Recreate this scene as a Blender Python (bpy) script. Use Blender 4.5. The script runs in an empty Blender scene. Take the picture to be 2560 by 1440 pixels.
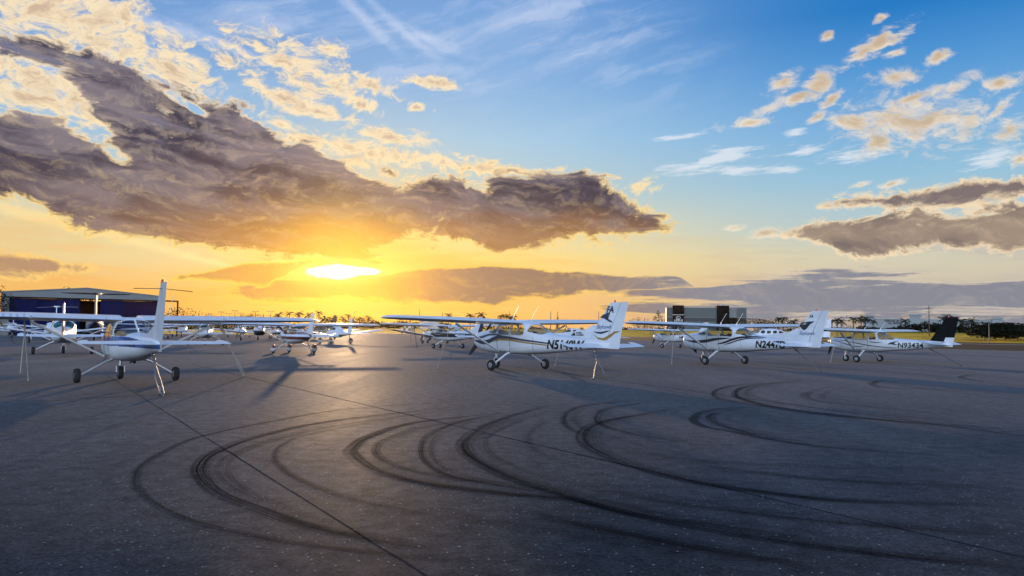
import bpy, bmesh, math, random
import numpy as np
from mathutils import Vector, Matrix
R = math.radians
C = bpy.context.scene.collection
scene = bpy.context.scene

# ------------------------------------------------------------------ camera
F, HOR, CH, ROLL = 1900.0, 826.5, 1.5, 0.0115        # survey of the viewpoint (2560 px wide frame)
PITCH = math.atan((HOR - 720) / F)
cam_d = bpy.data.cameras.new('camera')
cam = bpy.data.objects.new('camera', cam_d); C.objects.link(cam)
cam_d.sensor_width = 36; cam_d.lens = 36 * F / 2560
cam_d.clip_start = 0.1; cam_d.clip_end = 6000
cam.matrix_world = Matrix.Translation((0, 0, CH)) @ Matrix.Rotation(math.pi / 2 + PITCH, 4, 'X') @ Matrix.Rotation(ROLL, 4, 'Z')
scene.camera = cam
scene.view_settings.view_transform = 'Standard'
scene.view_settings.look = 'None'
scene.view_settings.exposure = 0.0
scene.view_settings.gamma = 1.0
scene.cycles.max_bounces = 6
scene.cycles.transparent_max_bounces = 24
scene.cycles.use_denoising = True

def ray(px, py):
    X, Y = px - 1280, py - 720
    c, s = math.cos(ROLL), math.sin(ROLL)
    x = (c * X + s * Y) / F; up = -(-s * X + c * Y) / F
    return Vector((x, math.cos(PITCH) - up * math.sin(PITCH), math.sin(PITCH) + up * math.cos(PITCH)))
def ground(px, py):
    d = ray(px, py); t = -CH / d.z
    return Vector((d.x * t, d.y * t, 0))
def at(px, py, D):
    d = ray(px, py); t = D / d.y
    return Vector((d.x * t, D, CH + d.z * t))
def azel(px, py):
    d = ray(px, py).normalized()
    return math.degrees(math.atan2(d.x, d.y)), math.degrees(math.asin(d.z))
def srgb(r, g, b):
    f = lambda v: (v / 255 / 12.92) if v / 255 <= .04045 else ((v / 255 + .055) / 1.055) ** 2.4
    return (f(r), f(g), f(b), 1)

# ------------------------------------------------------------------ sun
SUN_AZ, SUN_EL = azel(862, 679)
sun_d = bpy.data.lights.new('sun', 'SUN'); sun = bpy.data.objects.new('sun', sun_d); C.objects.link(sun)
sun_d.energy = 5.0; sun_d.angle = R(0.6); sun_d.color = (1.0, 0.66, 0.36)
LAMP_EL = 5.0
sv = Vector((math.sin(R(SUN_AZ)) * math.cos(R(SUN_EL)), math.cos(R(SUN_AZ)) * math.cos(R(SUN_EL)), math.sin(R(SUN_EL))))
lv = Vector((math.sin(R(SUN_AZ)) * math.cos(R(LAMP_EL)), math.cos(R(SUN_AZ)) * math.cos(R(LAMP_EL)), math.sin(R(LAMP_EL))))
sun.rotation_euler = (-lv).to_track_quat('-Z', 'Y').to_euler()

# ------------------------------------------------------------------ sky
world = bpy.data.worlds.new('World'); scene.world = world
world.use_nodes = True
nt = world.node_tree; nt.nodes.clear()
def out(n, i=0): return n.outputs[i]
def put(sock, v):
    if isinstance(v, S): nt.links.new(v.s, sock)
    elif isinstance(v, bpy.types.NodeSocket): nt.links.new(v, sock)
    else:
        if hasattr(sock, 'default_value'):
            try: sock.default_value = v
            except Exception: sock.default_value = tuple(v)[:3]
class S:
    def __init__(s, sock): s.s = sock
    def __add__(a, b): return M('ADD', a, b)
    def __radd__(a, b): return M('ADD', b, a)
    def __sub__(a, b): return M('SUBTRACT', a, b)
    def __rsub__(a, b): return M('SUBTRACT', b, a)
    def __mul__(a, b): return M('MULTIPLY', a, b)
    def __rmul__(a, b): return M('MULTIPLY', b, a)
    def __truediv__(a, b): return M('DIVIDE', a, b)
def M(op, *a, clamp=False):
    n = nt.nodes.new('ShaderNodeMath'); n.operation = op; n.use_clamp = clamp
    for i, v in enumerate(a): put(n.inputs[i], v)
    return S(n.outputs[0])
def sm(a, b, x, lo=0., hi=1.):
    n = nt.nodes.new('ShaderNodeMapRange'); n.interpolation_type = 'SMOOTHSTEP'; n.clamp = True
    put(n.inputs[0], x)
    for i, v in zip((1, 2, 3, 4), (a, b, lo, hi)): n.inputs[i].default_value = v
    return S(n.outputs[0])
def mixc(f, a, b, mode='MIX'):
    n = nt.nodes.new('ShaderNodeMix'); n.data_type = 'RGBA'; n.blend_type = mode; n.clamp_factor = True
    put(n.inputs[0], f); put(n.inputs[6], a); put(n.inputs[7], b)
    return S(n.outputs[2])
def xyz(x, y, z):
    n = nt.nodes.new('ShaderNodeCombineXYZ')
    for i, v in enumerate((x, y, z)): put(n.inputs[i], v)
    return S(n.outputs[0])
def noise(vec, scale, detail=6, rough=.55, dist=0., color=False):
    n = nt.nodes.new('ShaderNodeTexNoise'); n.noise_dimensions = '2D'
    put(n.inputs['Vector'], vec); n.inputs['Scale'].default_value = scale; n.inputs['Detail'].default_value = detail
    n.inputs['Roughness'].default_value = rough; n.inputs['Distortion'].default_value = dist
    return S(n.outputs[1 if color else 0])
def vm(op, *a):
    n = nt.nodes.new('ShaderNodeVectorMath'); n.operation = op
    for i, v in enumerate(a): put(n.inputs[i], v)
    return S(n.outputs['Value' if op in ('LENGTH', 'DOT_PRODUCT') else 'Vector'])
def ramp(x, stops):
    n = nt.nodes.new('ShaderNodeValToRGB'); cr = n.color_ramp
    while len(cr.elements) < len(stops): cr.elements.new(0.5)
    for e, (p, c) in zip(cr.elements, stops): e.position = p; e.color = c
    put(n.inputs[0], x); return S(n.outputs[0])
tc = nt.nodes.new('ShaderNodeTexCoord')
dirv = S(tc.outputs['Generated'])
sep = nt.nodes.new('ShaderNodeSeparateXYZ'); put(sep.inputs[0], dirv)
dx, dy, dz = S(sep.outputs[0]), S(sep.outputs[1]), S(sep.outputs[2])
DEG = 180 / math.pi
az = M('ARCTAN2', dx, dy) * DEG
el = M('ARCSINE', dz) * DEG
ang = M('ARCCOSINE', vm('DOT_PRODUCT', dirv, tuple(sv))) * DEG
def gauss(x, s): return M('EXPONENT', M('POWER', M('ABSOLUTE', x) / s, 2.0) * -1.0)
E01 = lambda px, py: (azel(px, py)[1] + 2) / 50.0
el01 = M('MULTIPLY', el + 2.0, 1 / 50.0, clamp=True)
def eramp(px, stops): return ramp(el01, [(E01(px, y), srgb(*c)) for y, c in stops])
r_right = eramp(2300, [(838, (160, 160, 172)), (760, (166, 164, 172)), (700, (206, 194, 172)), (630, (212, 206, 182)), (560, (182, 202, 204)), (430, (148, 192, 218)), (300, (120, 174, 220)), (150, (82, 150, 212)), (0, (34, 122, 196))])
r_mid = eramp(1250, [(826, (250, 190, 110)), (740, (250, 196, 110)), (650, (250, 218, 130)), (580, (232, 218, 170)), (480, (190, 206, 206)), (350, (166, 202, 228)), (200, (136, 178, 224)), (0, (118, 162, 218))])
r_left = eramp(200, [(812, (242, 172, 84)), (720, (238, 186, 108)), (640, (232, 206, 150)), (560, (226, 212, 164)), (440, (190, 205, 210)), (250, (140, 186, 224)), (60, (116, 162, 216)), (0, (112, 158, 214))])
# noise fields in (azimuth, elevation) degrees
def fcurve(pts):
    xs = sorted([azel(*p) for p in pts])
    n = nt.nodes.new('ShaderNodeFloatCurve'); cu = n.mapping.curves[0]
    n.mapping.use_clip = False
    P = [((a + 60) / 120, (e + 2) / 50) for a, e in xs]
    cu.points[0].location = P[0]; cu.points[1].location = P[-1]
    for p in P[1:-1]: cu.points.new(*p)
    for p in cu.points: p.handle_type = 'AUTO_CLAMPED'
    n.mapping.update()
    put(n.inputs['Value'], az01)
    return S(n.outputs[0]) * 50.0 - 2.0
def bank(top, bot, wt, wb, px0, px1, we=1.5):
    T, B = fcurve(top), fcurve(bot)
    a0, a1 = azel(px0, 600)[0], azel(px1, 600)[0]
    d = M('MINIMUM', (T - el) / wt, (el - B) / wb)
    d = M('MINIMUM', d, M('MINIMUM', (az - a0) / we, (a1 - az) / we))
    return M('MINIMUM', d, 1.6)
def puffs(lst):
    acc = None; k = math.degrees(1 / F)
    for cx, cy, rx, ry, rot in lst:
        u, v = azel(cx, cy); c, s_ = math.cos(R(rot)), math.sin(R(rot)); ax, ay = rx * k, ry * k
        a = vm('DOT_PRODUCT', P2, (c / ax, s_ / ax, -(c * u + s_ * v) / ax))
        b = vm('DOT_PRODUCT', P2, (-s_ / ay, c / ay, (s_ * u - c * v) / ay))
        d = M('MULTIPLY_ADD', a, a, b * b)
        acc = d if acc is None else M('MINIMUM', acc, d)
    return M('MAXIMUM', 1.0 - M('SQRT', acc), -3.0)
def layer(col, den, amp, n, c_lit, c_dark, a0=.0, a1=.35, d0=.15, d1=.9, relk=.3, opacity=1.0):
    d = den + n * amp
    al = sm(a0, a1, d, 0., opacity)
    shade = M('SUBTRACT', sm(d0, d1, d), relief * sm(1.4, .3, d, .45, 1.) * relk, clamp=True)
    return mixc(al, col, mixc(shade, c_lit, c_dark))

az01 = M('MULTIPLY', az + 60., 1 / 120., clamp=True)
P2 = xyz(az, el, 1.)
def front(side):
    """the sky in front of the viewer; side 'L' holds the sun and the long dark bank, side 'R' the scattered clouds"""
    global relief
    g3, g9, g22 = gauss(ang, 3.4), gauss(ang, 8.0), gauss(ang, 22.0)
    col = mixc(sm(-3, 27, az), r_mid, r_right)
    if side == 'L': col = mixc(sm(-27, -3, az), r_left, col)
    col = mixc(gauss(ang, 8.0) * 0.6, col, srgb(255, 208, 70))
    wq = xyz(az * .13, el * .22, 0.)
    wv = xyz((noise(wq, 1.0, 4, .55) - .5) * 1.1, (noise(vm('ADD', wq, (5.2, 1.3, 0.)), 1.0, 4, .55) - .5) * 1.3, 0.)
    P0 = vm('ADD', xyz(az * .20, el * .38, 0.), wv)
    nA = (noise(P0, 1.0, 9, .68) - .5) * 2.6
    nB = (noise(vm('ADD', P0, (-0.03, -0.11, 0.0)), 1.0, 5, .6) - .5) * 2.6
    nF = (noise(vm('ADD', P0, (7.3, 2.2, 0.)), 3.6, 7, .68) - .5) * 2.6
    nF2 = (noise(vm('ADD', P0, (7.27, 2.06, 0.)), 3.6, 4, .6) - .5) * 2.6
    nL = (noise(xyz(az * .07, el * .55, 0.), 1.0, 8, .6) - .5) * 2.6
    relief = (nA - nB) * 1.0 + (nF - nF2) * 0.9
    # cirrus streaks high up
    ci = noise(vm('ADD', xyz((az + el * 1.4) * .07, (el - az * .30) * .55, 0.), wv), 1.0, 8, .62)
    cmask = puffs([(880, 70, 700, 190, -14), (1400, 60, 460, 190, -20)] + ([(300, 200, 300, 200, -8)] if side == 'L' else []))
    col = mixc(sm(.40, .80, ci) * sm(-.2, .8, cmask) * .6, col, srgb(206, 218, 242))
    if side == 'L':
        trail = puffs([(905, 42, 105, 13, -38), (1010, 78, 96, 12, -34), (1075, 98, 80, 12, -18), (420, 70, 130, 12, -10), (560, 110, 120, 10, -14)])
        col = mixc(sm(-.8, 1.2, trail + nF * .7) * .5, col, srgb(214, 224, 246))
        vt = puffs([(130, 552, 260, 15, -12), (330, 600, 240, 13, -14), (490, 645, 130, 9, -13)])
        col = mixc(sm(-.3, .8, vt + nF * .55) * .7, col, srgb(255, 226, 160))
    wl = [(1700, 342, 90, 9, 8), (1720, 420, 90, 20, 4)]
    if side == 'R': wl += [(1800, 392, 120, 24, 10), (1860, 425, 180, 14, -2), (2110, 392, 100, 22, 0), (2480, 395, 70, 24, 8), (1990, 330, 36, 18, 20), (2000, 380, 60, 14, 0)]
    ws = (noise(xyz(az * .24, el * 1.5 - az * .1, 0.), 1.2, 8, .66) - .5) * 2.6
    col = mixc(sm(.05, .95, puffs(wl) + ws * 1.3) * .75, col, srgb(226, 232, 240))
    hz = sm(-.3, .6, nL) * sm(9.5, 3.0, el)
    col = mixc(hz * .6, col, mixc(sm(4, 24, az), mixc(g22, srgb(232, 170, 100), srgb(250, 178, 66)), srgb(168, 164, 174)))
    low_dark = mixc(sm(-10, -2, az), mixc(g9, srgb(180, 138, 104), srgb(214, 140, 46)), mixc(sm(2, 16, az), srgb(146, 118, 104), srgb(134, 136, 150)))
    low_lit = mixc(sm(2, 24, az), mixc(g22, srgb(250, 206, 110), srgb(255, 204, 64)), srgb(222, 206, 184))
    nM = nA * .45 + nL * .55
    if side == 'L':
        b1 = bank([(430, 700), (700, 700), (900, 690), (1000, 678), (1150, 672), (1300, 668), (1450, 676), (1560, 686), (1690, 690), (1740, 720)],
                  [(430, 735), (700, 750), (1000, 758), (1250, 756), (1500, 748), (1740, 732)], .4, .8, 600, 1745, 3.)
        col = layer(col, b1, 1.5, nM, low_lit, low_dark, -.2, .35, -.1, .45, .4)
    b2 = bank([(1590, 724), (1700, 708), (1850, 690), (2000, 676), (2200, 672), (2300, 682), (2420, 694), (2700, 680)],
              [(1590, 772), (1900, 806), (2300, 826), (2700, 834)], .5, 1.0, 1590, 3000, 3.)
    nS = (noise(xyz(az * .06 + 3.3, el * .95, 0.), 1.0, 8, .62) - .5) * 2.6
    col = layer(col, b2 * .6, 1.9, nS * .95 + nA * .12, low_lit, low_dark, -.2, .4, .0, .55, .25)
    if side == 'L':
        b3 = bank([(-300, 640), (0, 632), (90, 632), (160, 650), (230, 668)], [(-300, 705), (0, 705), (120, 694), (230, 676)], .6, .8, -400, 235, 1.5)
        col = layer(col, b3, 1.5, nA, srgb(252, 206, 120), srgb(180, 142, 112), -.1, .4, .1, .9, .5)
        b4 = bank([(440, 690), (520, 672), (600, 656), (700, 655), (850, 641), (940, 648), (985, 660)],
                  [(440, 697), (520, 708), (640, 716), (720, 690), (800, 662), (900, 665), (985, 664)], .34, .5, 440, 985, 1.2)
        col = layer(col, b4, 1.2, nA, srgb(255, 210, 80), mixc(g9, srgb(196, 148, 92), srgb(222, 150, 40)), -.1, .3, .05, .6, .2)
        pl = puffs([(110, 25, 240, 80, -6), (270, 40, 90, 80, 0), (330, 128, 170, 70, -22), (430, 172, 130, 50, -22), (230, 100, 110, 40, -15),
            (100, 196, 190, 56, -14), (70, 246, 120, 30, -4), (215, 256, 100, 26, -8), (170, 130, 120, 36, -18), (300, 310, 120, 60, -20), (190, 370, 60, 50, -30), (420, 300, 110, 24, -10),
            (730, 165, 150, 66, -20), (830, 208, 80, 34, -12), (640, 210, 60, 34, -20), (700, 245, 80, 30, -14), (575, 152, 40, 24, -20), (930, 214, 90, 24, -14),
            (1090, 206, 90, 18, -4), (820, 128, 60, 26, -22), (780, 276, 120, 28, -6), (905, 262, 56, 26, -12), (700, 310, 80, 26, -8),
            (1045, 268, 34, 14, -12), (690, 84, 44, 20, -30), (360, 68, 50, 20, -12), (980, 345, 110, 28, -6),
            (900, 376, 200, 42, -8), (1080, 404, 170, 28, -8), (760, 345, 110, 30, -14), (1230, 422, 220, 18, -3), (1590, 466, 50, 22, 10)])
        col = layer(col, pl, 1.9, nF * .55 + nA * .45, mixc(sm(16, 5, el), srgb(250, 228, 190), srgb(255, 222, 146)), srgb(204, 176, 150), -.05, .75, .55, 1.4, .75, .97)
        # the long dark bank: an upper strand that joins the main mass
        b7 = bank([(-600, 0), (-200, 30), (0, 56), (110, 84), (200, 100), (310, 150), (430, 202), (520, 228), (610, 246), (680, 316), (780, 360), (820, 392)],
                  [(-600, 60), (-200, 100), (0, 150), (120, 200), (190, 262), (260, 350), (330, 430), (600, 460), (820, 480)], 1.0, 1.0, -900, 820, 2.)
        b8 = bank([(-900, 220), (-300, 250), (0, 258), (120, 270), (200, 290), (250, 300), (330, 300), (430, 300), (560, 304), (650, 312), (730, 340), (850, 386), (950, 412), (1060, 430), (1200, 426), (1330, 426), (1440, 414), (1500, 436), (1560, 470), (1610, 530), (1660, 556)],
                  [(-900, 440), (-300, 480), (0, 502), (100, 520), (170, 562), (280, 584), (420, 604), (600, 634), (760, 650), (900, 648), (985, 622), (1060, 606), (1110, 606), (1160, 612), (1300, 620), (1450, 612), (1560, 600), (1660, 580)], 1.0, .9, -1600, 1650, 2.2)
        bb = M('MAXIMUM', M('MINIMUM', b7, 1.15), M('MINIMUM', b8, 1.55))
        hole = puffs([(225, 325, 50, 34, -40), (285, 385, 44, 20, -30), (110, 214, 130, 30, -12), (60, 262, 90, 12, -6), (470, 262, 70, 10, -24), (1118, 528, 14, 70, -36), (1195, 462, 34, 40, -50), (930, 440, 120, 20, -24), (700, 306, 150, 14, -8)])
        bb = bb - sm(-.5, .9, hole) * 1.35 + sm(17.5, 9., el) * .35 - .08
        soft = (noise(vm('ADD', P0, (3.1, 9.2, 0.)), .9, 6, .55) - .5) * 2.6
        strk = (noise(vm('ADD', xyz(az * .13 + el * .12, el * .85 + az * .10, 0.), wv), 1.0, 7, .58) - .5) * 2.6
        dark = mixc(sm(-.45, .40, soft * .55 + strk * .65 + relief * .15), srgb(46, 47, 74), srgb(130, 120, 130))
        dark = mixc(sm(.1, .6, strk - soft * .4) * sm(10, 15, el) * .5, dark, srgb(112, 122, 156))
        dark = mixc(sm(13., 8., el + soft) * .30, dark, srgb(112, 90, 88))
        dark = mixc(sm(10.2, 5.2, el + soft * .9) * gauss(az - SUN_AZ, 12.) * .95, dark, srgb(212, 142, 40))
        dark = mixc(sm(9.5, 7.0, el + soft * .9) * gauss(az - azel(1420, 500)[0], 9.) * .5, dark, srgb(190, 134, 70))
        litc = mixc(sm(17, 6, el), srgb(250, 226, 190), srgb(255, 216, 128))
        col = layer(col, bb, 2.7, nA * .55 + nF * .35 + strk * .2, litc, dark, -.15, .6, .16, .95, .5)
        # the sun itself, glowing between two layers of cloud
        du = puffs([(842, 680, 54, 14, 2), (893, 678, 48, 8, 0)])
        col = mixc(gauss(ang, 4.2) * .55, col, srgb(255, 208, 50))
        glow = sm(-3.0, .2, du)
        col = mixc(glow * glow * .7, col, (1.0, .80, .14, 1))
        col = mixc(sm(-.45, .3, du + nF * .4), col, (4.5, 3.6, 1.9, 1))
    else:
        pr = puffs([(1960, 205, 49, 25, 22), (2045, 212, 44, 33, 25), (1990, 246, 66, 16, 25), (1935, 268, 54, 18, 18), (1880, 306, 79, 18, 4), (2080, 248, 36, 16, 28), (2040, 292, 33, 14, 16),
            (2180, 120, 90, 26, 28), (2245, 92, 46, 18, 25), (2240, 132, 30, 13, 15), (2345, 142, 38, 15, 20), (2240, 192, 66, 26, -4), (2070, 86, 21, 13, 20), (2200, 46, 18, 10, 20),
            (2290, 242, 90, 16, 10), (2390, 220, 66, 23, 28), (2500, 208, 54, 21, 6), (2270, 304, 190, 74, -2), (2140, 310, 90, 38, -8), (2205, 350, 66, 38, 20), (2430, 310, 62, 41, 30), (2530, 320, 62, 30, 20),
            (2500, 270, 49, 16, 40), (1832, 570, 38, 13, 2), (1915, 582, 49, 18, 4), (2550, 400, 33, 18, 10), (2230, 460, 41, 10, 10), (2150, 462, 25, 8, 10)])
        col = layer(col, pr, 1.3, nF * .6 + nA * .4, srgb(248, 230, 206), srgb(204, 178, 142), -.05, 1.0, .35, 1.2, .8, .92)
        lit_r = srgb(248, 222, 184)
        soft = (noise(vm('ADD', P0, (3.1, 9.2, 0.)), .8, 5, .5) - .5) * 2.6
        b5 = bank([(2040, 500), (2130, 480), (2230, 472), (2330, 460), (2430, 442), (2520, 436), (2700, 440)], [(2040, 520), (2150, 526), (2260, 530), (2380, 522), (2500, 498), (2700, 490)], .55, .55, 2050, 3200, 1.6)
        col = layer(col, b5, 1.9, nA * .5 + nF * .5, lit_r, srgb(126, 112, 112), -.15, .6, .25, 1.1, .5)
        b6 = bank([(1950, 580), (2060, 548), (2160, 540), (2280, 512), (2400, 528), (2480, 516), (2560, 498), (2900, 500)],
                  [(1950, 600), (2050, 612), (2120, 638), (2220, 642), (2350, 624), (2450, 634), (2560, 642), (2900, 634)], .6, .6, 1955, 3200, 2.)
        col = layer(col, b6, 2.1, nA * .5 + nF * .5, lit_r, mixc(sm(-.5, .6, soft), srgb(112, 100, 102), srgb(160, 140, 124)), -.15, .6, .2, 1.0, .5)
    col = mixc(sm(0., -1.5, el), col, (.12, .11, .1, 1))
    col = mixc(sm(30, 48, el), col, (.055, .18, .52, 1))
    return col
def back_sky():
    """overhead and behind the viewer: blue zenith and an added over-bright cloud deck that fills the viewer-facing sides"""
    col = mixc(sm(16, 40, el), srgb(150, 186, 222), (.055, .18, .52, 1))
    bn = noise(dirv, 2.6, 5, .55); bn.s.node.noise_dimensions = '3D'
    fill_deck = mixc(sm(.35, .68, bn), (1.6, 2.15, 3.1, 1), (3.3, 3.6, 4.1, 1))  # unseen bright deck, added to light the planes from behind the viewer
    col = mixc(sm(-.05, -.75, dy) * sm(36, 17, el), col, fill_deck)
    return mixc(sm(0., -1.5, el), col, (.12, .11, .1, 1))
def bgnode(col):
    b = nt.nodes.new('ShaderNodeBackground'); put(b.inputs[0], col if not isinstance(col, tuple) else col); b.inputs[1].default_value = 1.0
    return b.outputs[0]
def mixs(f, a, b):
    n = nt.nodes.new('ShaderNodeMixShader'); put(n.inputs[0], f); nt.links.new(a, n.inputs[1]); nt.links.new(b, n.inputs[2]); return n.outputs[0]
SEAM = azel(1748, 600)[0]
sh = mixs(M('GREATER_THAN', az, SEAM), bgnode(front('L')), bgnode(front('R')))
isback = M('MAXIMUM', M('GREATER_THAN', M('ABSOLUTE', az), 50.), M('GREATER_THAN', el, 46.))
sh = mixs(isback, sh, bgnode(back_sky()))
sh = mixs(M('LESS_THAN', el, -1.4), sh, bgnode((.12, .11, .1, 1)))
# a trace of physical sky on top, with the sun where the lamp is
sky_t = nt.nodes.new('ShaderNodeTexSky'); sky_t.sky_type = 'NISHITA'; sky_t.sun_disc = False
sky_t.sun_elevation = R(LAMP_EL); sky_t.sun_rotation = R(SUN_AZ)
bg2 = nt.nodes.new('ShaderNodeBackground'); addn = nt.nodes.new('ShaderNodeAddShader')
wo = nt.nodes.new('ShaderNodeOutputWorld')
nt.links.new(sky_t.outputs[0], bg2.inputs[0]); bg2.inputs[1].default_value = 0.003
nt.links.new(sh, addn.inputs[0]); nt.links.new(bg2.outputs[0], addn.inputs[1]); nt.links.new(addn.outputs[0], wo.inputs[0])
world.cycles.sampling_method = 'MANUAL'; world.cycles.sample_map_resolution = 512

# ------------------------------------------------------------------ helpers
def tag(o, label=None, cat=None, group=None, kind=None):
    if label: o['label'] = label
    if cat: o['category'] = cat
    if group: o['group'] = group
    if kind: o['kind'] = kind
    return o
def empty(name, loc=(0, 0, 0), rz=0.0):
    o = bpy.data.objects.new(name, None); C.objects.link(o)
    o.location = loc; o.rotation_euler = (0, 0, rz); o.empty_display_size = .3
    return o
def link(name, me, parent=None, mats=(), smooth=False):
    o = bpy.data.objects.new(name, me); C.objects.link(o)
    for m_ in (mats if isinstance(mats, (list, tuple)) else [mats]): me.materials.append(m_)
    if parent: o.parent = parent
    if smooth: me.polygons.foreach_set('use_smooth', [True] * len(me.polygons))
    return o
def copy_tree(o, parent=None):
    c = o.copy(); C.objects.link(c)
    if parent: c.parent = parent
    for ch in list(o.children): copy_tree(ch, c)
    return c
class MB:
    """collects shapes that become one mesh"""
    def __init__(s): s.v = []; s.f = []; s.m = []
    def add(s, vs, fs, mi=0):
        b = len(s.v); s.v += [tuple(v) for v in vs]; s.f += [tuple(i + b for i in f) for f in fs]; s.m += [mi] * len(fs)
    def box(s, c, d, rz=0, mi=0, M4=None):
        hx, hy, hz = d[0] / 2, d[1] / 2, d[2] / 2
        vs = [Vector((sx * hx, sy * hy, sz * hz)) for sz in (-1, 1) for sy in (-1, 1) for sx in (-1, 1)]
        mt = M4 if M4 else Matrix.Rotation(rz, 4, 'Z')
        s.add([Vector(c) + mt @ v for v in vs], [(0, 2, 3, 1), (4, 5, 7, 6), (0, 1, 5, 4), (2, 6, 7, 3), (0, 4, 6, 2), (1, 3, 7, 5)], mi)
    def tube(s, pts, rs, n=8, mi=0, flat=None):
        """flat=(axis vector, ratio) squeezes the section across that axis"""
        pts = [Vector(p) for p in pts]
        if not isinstance(rs, (list, tuple)): rs = [rs] * len(pts)
        rings = []
        for i, p in enumerate(pts):
            t = (pts[min(i + 1, len(pts) - 1)] - pts[max(i - 1, 0)]).normalized()
            up = Vector((0, 0, 1)) if abs(t.z) < .9 else Vector((1, 0, 0))
            if flat: up = Vector(flat[0])
            a = t.cross(up).normalized(); b = a.cross(t)
            k = flat[1] if flat else 1
            rings.append([p + a * (rs[i] * k * math.cos(2 * math.pi * j / n)) + b * (rs[i] * math.sin(2 * math.pi * j / n)) for j in range(n)])
        s.loft(rings, mi)
    def loft(s, rings, mi=0, cap=True):
        n = len(rings[0]); vs = [p for r in rings for p in r]; fs = []
        for i in range(len(rings) - 1):
            for j in range(n):
                fs.append((i * n + j, i * n + (j + 1) % n, (i + 1) * n + (j + 1) % n, (i + 1) * n + j))
        if cap: fs += [tuple(range(n))[::-1], tuple((len(rings) - 1) * n + j for j in range(n))]
        s.add(vs, fs, mi)
    def lathe(s, prof, axis='Y', n=24, c=(0, 0, 0), mi=0):
        rings = []
        for j in range(n):
            a = 2 * math.pi * j / n
            rings.append([Vector(c) + (Vector((r * math.cos(a), h, r * math.sin(a))) if axis == 'Y' else Vector((h, r * math.cos(a), r * math.sin(a))) if axis == 'X' else Vector((r * math.cos(a), r * math.sin(a), h))) for r, h in prof])
        m_ = len(prof); vs = [p for r in rings for p in r]
        s.add(vs, [(j * m_ + i, ((j + 1) % n) * m_ + i, ((j + 1) % n) * m_ + i + 1, j * m_ + i + 1) for j in range(n) for i in range(m_ - 1)], mi)
    def build(s, name, mats, parent=None, smooth=False, auto=None):
        me = bpy.data.meshes.new(name); me.from_pydata(s.v, [], s.f)
        me.polygons.foreach_set('material_index', s.m)
        bm = bmesh.new(); bm.from_mesh(me); bmesh.ops.recalc_face_normals(bm, faces=bm.faces); bm.to_mesh(me); bm.free()
        o = link(name, me, parent, mats, smooth)
        if smooth:
            try: me.set_sharp_from_angle(angle=R(auto or 40))
            except Exception: pass
        return o

# ------------------------------------------------------------------ materials
MATS = {}
def mat(name, col, rough=.5, metal=0., bump=0., bscale=30., bdist=.02, var=.08, vscale=3., spec=.5, coat=0., coords='Object', stretch=None):
    if name in MATS: return MATS[name]
    m_ = bpy.data.materials.new(name); m_.use_nodes = True; MATS[name] = m_
    t = m_.node_tree; b = t.nodes['Principled BSDF']
    b.inputs['Roughness'].default_value = rough; b.inputs['Metallic'].default_value = metal
    b.inputs['Specular IOR Level'].default_value = spec; b.inputs['Coat Weight'].default_value = coat
    tc_ = t.nodes.new('ShaderNodeTexCoord'); src = tc_.outputs[coords]
    if stretch:
        mp = t.nodes.new('ShaderNodeMapping'); mp.inputs['Scale'].default_value = stretch; t.links.new(src, mp.inputs['Vector']); src = mp.outputs[0]
    n = t.nodes.new('ShaderNodeTexNoise'); n.inputs['Scale'].default_value = vscale; n.inputs['Detail'].default_value = 6; n.inputs['Roughness'].default_value = .62
    t.links.new(src, n.inputs['Vector'])
    mr = t.nodes.new('ShaderNodeMapRange'); mr.inputs[1].default_value = .3; mr.inputs[2].default_value = .7; mr.inputs[3].default_value = 1 - var; mr.inputs[4].default_value = 1 + var
    t.links.new(n.outputs[0], mr.inputs[0])
    mx = t.nodes.new('ShaderNodeMix'); mx.data_type = 'RGBA'; mx.blend_type = 'MULTIPLY'; mx.inputs[0].default_value = 1
    mx.inputs[6].default_value = tuple(col)[:3] + (1,); t.links.new(mr.outputs[0], mx.inputs[7]); t.links.new(mx.outputs[2], b.inputs['Base Color'])
    if bump:
        n2 = t.nodes.new('ShaderNodeTexNoise'); n2.inputs['Scale'].default_value = bscale; n2.inputs['Detail'].default_value = 4; t.links.new(src, n2.inputs['Vector'])
        bp = t.nodes.new('ShaderNodeBump'); bp.inputs['Strength'].default_value = bump; bp.inputs['Distance'].default_value = bdist
        t.links.new(n2.outputs[0], bp.inputs['Height']); t.links.new(bp.outputs[0], b.inputs['Normal'])
    return m_
def glass(name, tint, gl=.12, trans=1.0):
    if name in MATS: return MATS[name]
    m_ = bpy.data.materials.new(name); m_.use_nodes = True; MATS[name] = m_
    t = m_.node_tree; t.nodes.clear()
    o = t.nodes.new('ShaderNodeOutputMaterial'); tr = t.nodes.new('ShaderNodeBsdfTransparent'); g = t.nodes.new('ShaderNodeBsdfGlossy')
    tr.inputs[0].default_value = tuple(tint) + (1,); g.inputs['Roughness'].default_value = .04
    lw = t.nodes.new('ShaderNodeLayerWeight'); pw = t.nodes.new('ShaderNodeMath'); pw.operation = 'POWER'; pw.inputs[1].default_value = 5; t.links.new(lw.outputs['Facing'], pw.inputs[0])
    fr = t.nodes.new('ShaderNodeMath'); fr.operation = 'MULTIPLY_ADD'; t.links.new(pw.outputs[0], fr.inputs[0]); fr.inputs[1].default_value = .94; fr.inputs[2].default_value = .05
    mx = t.nodes.new('ShaderNodeMixShader'); t.links.new(fr.outputs[0], mx.inputs[0]); t.links.new(tr.outputs[0], mx.inputs[1]); t.links.new(g.outputs[0], mx.inputs[2]); t.links.new(mx.outputs[0], o.inputs[0])
    return m_
WHITE = mat('white_paint', (.72, .74, .76), .36, var=.13, vscale=1.3, coat=.15, stretch=(.6, 1.5, 1.))
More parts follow.
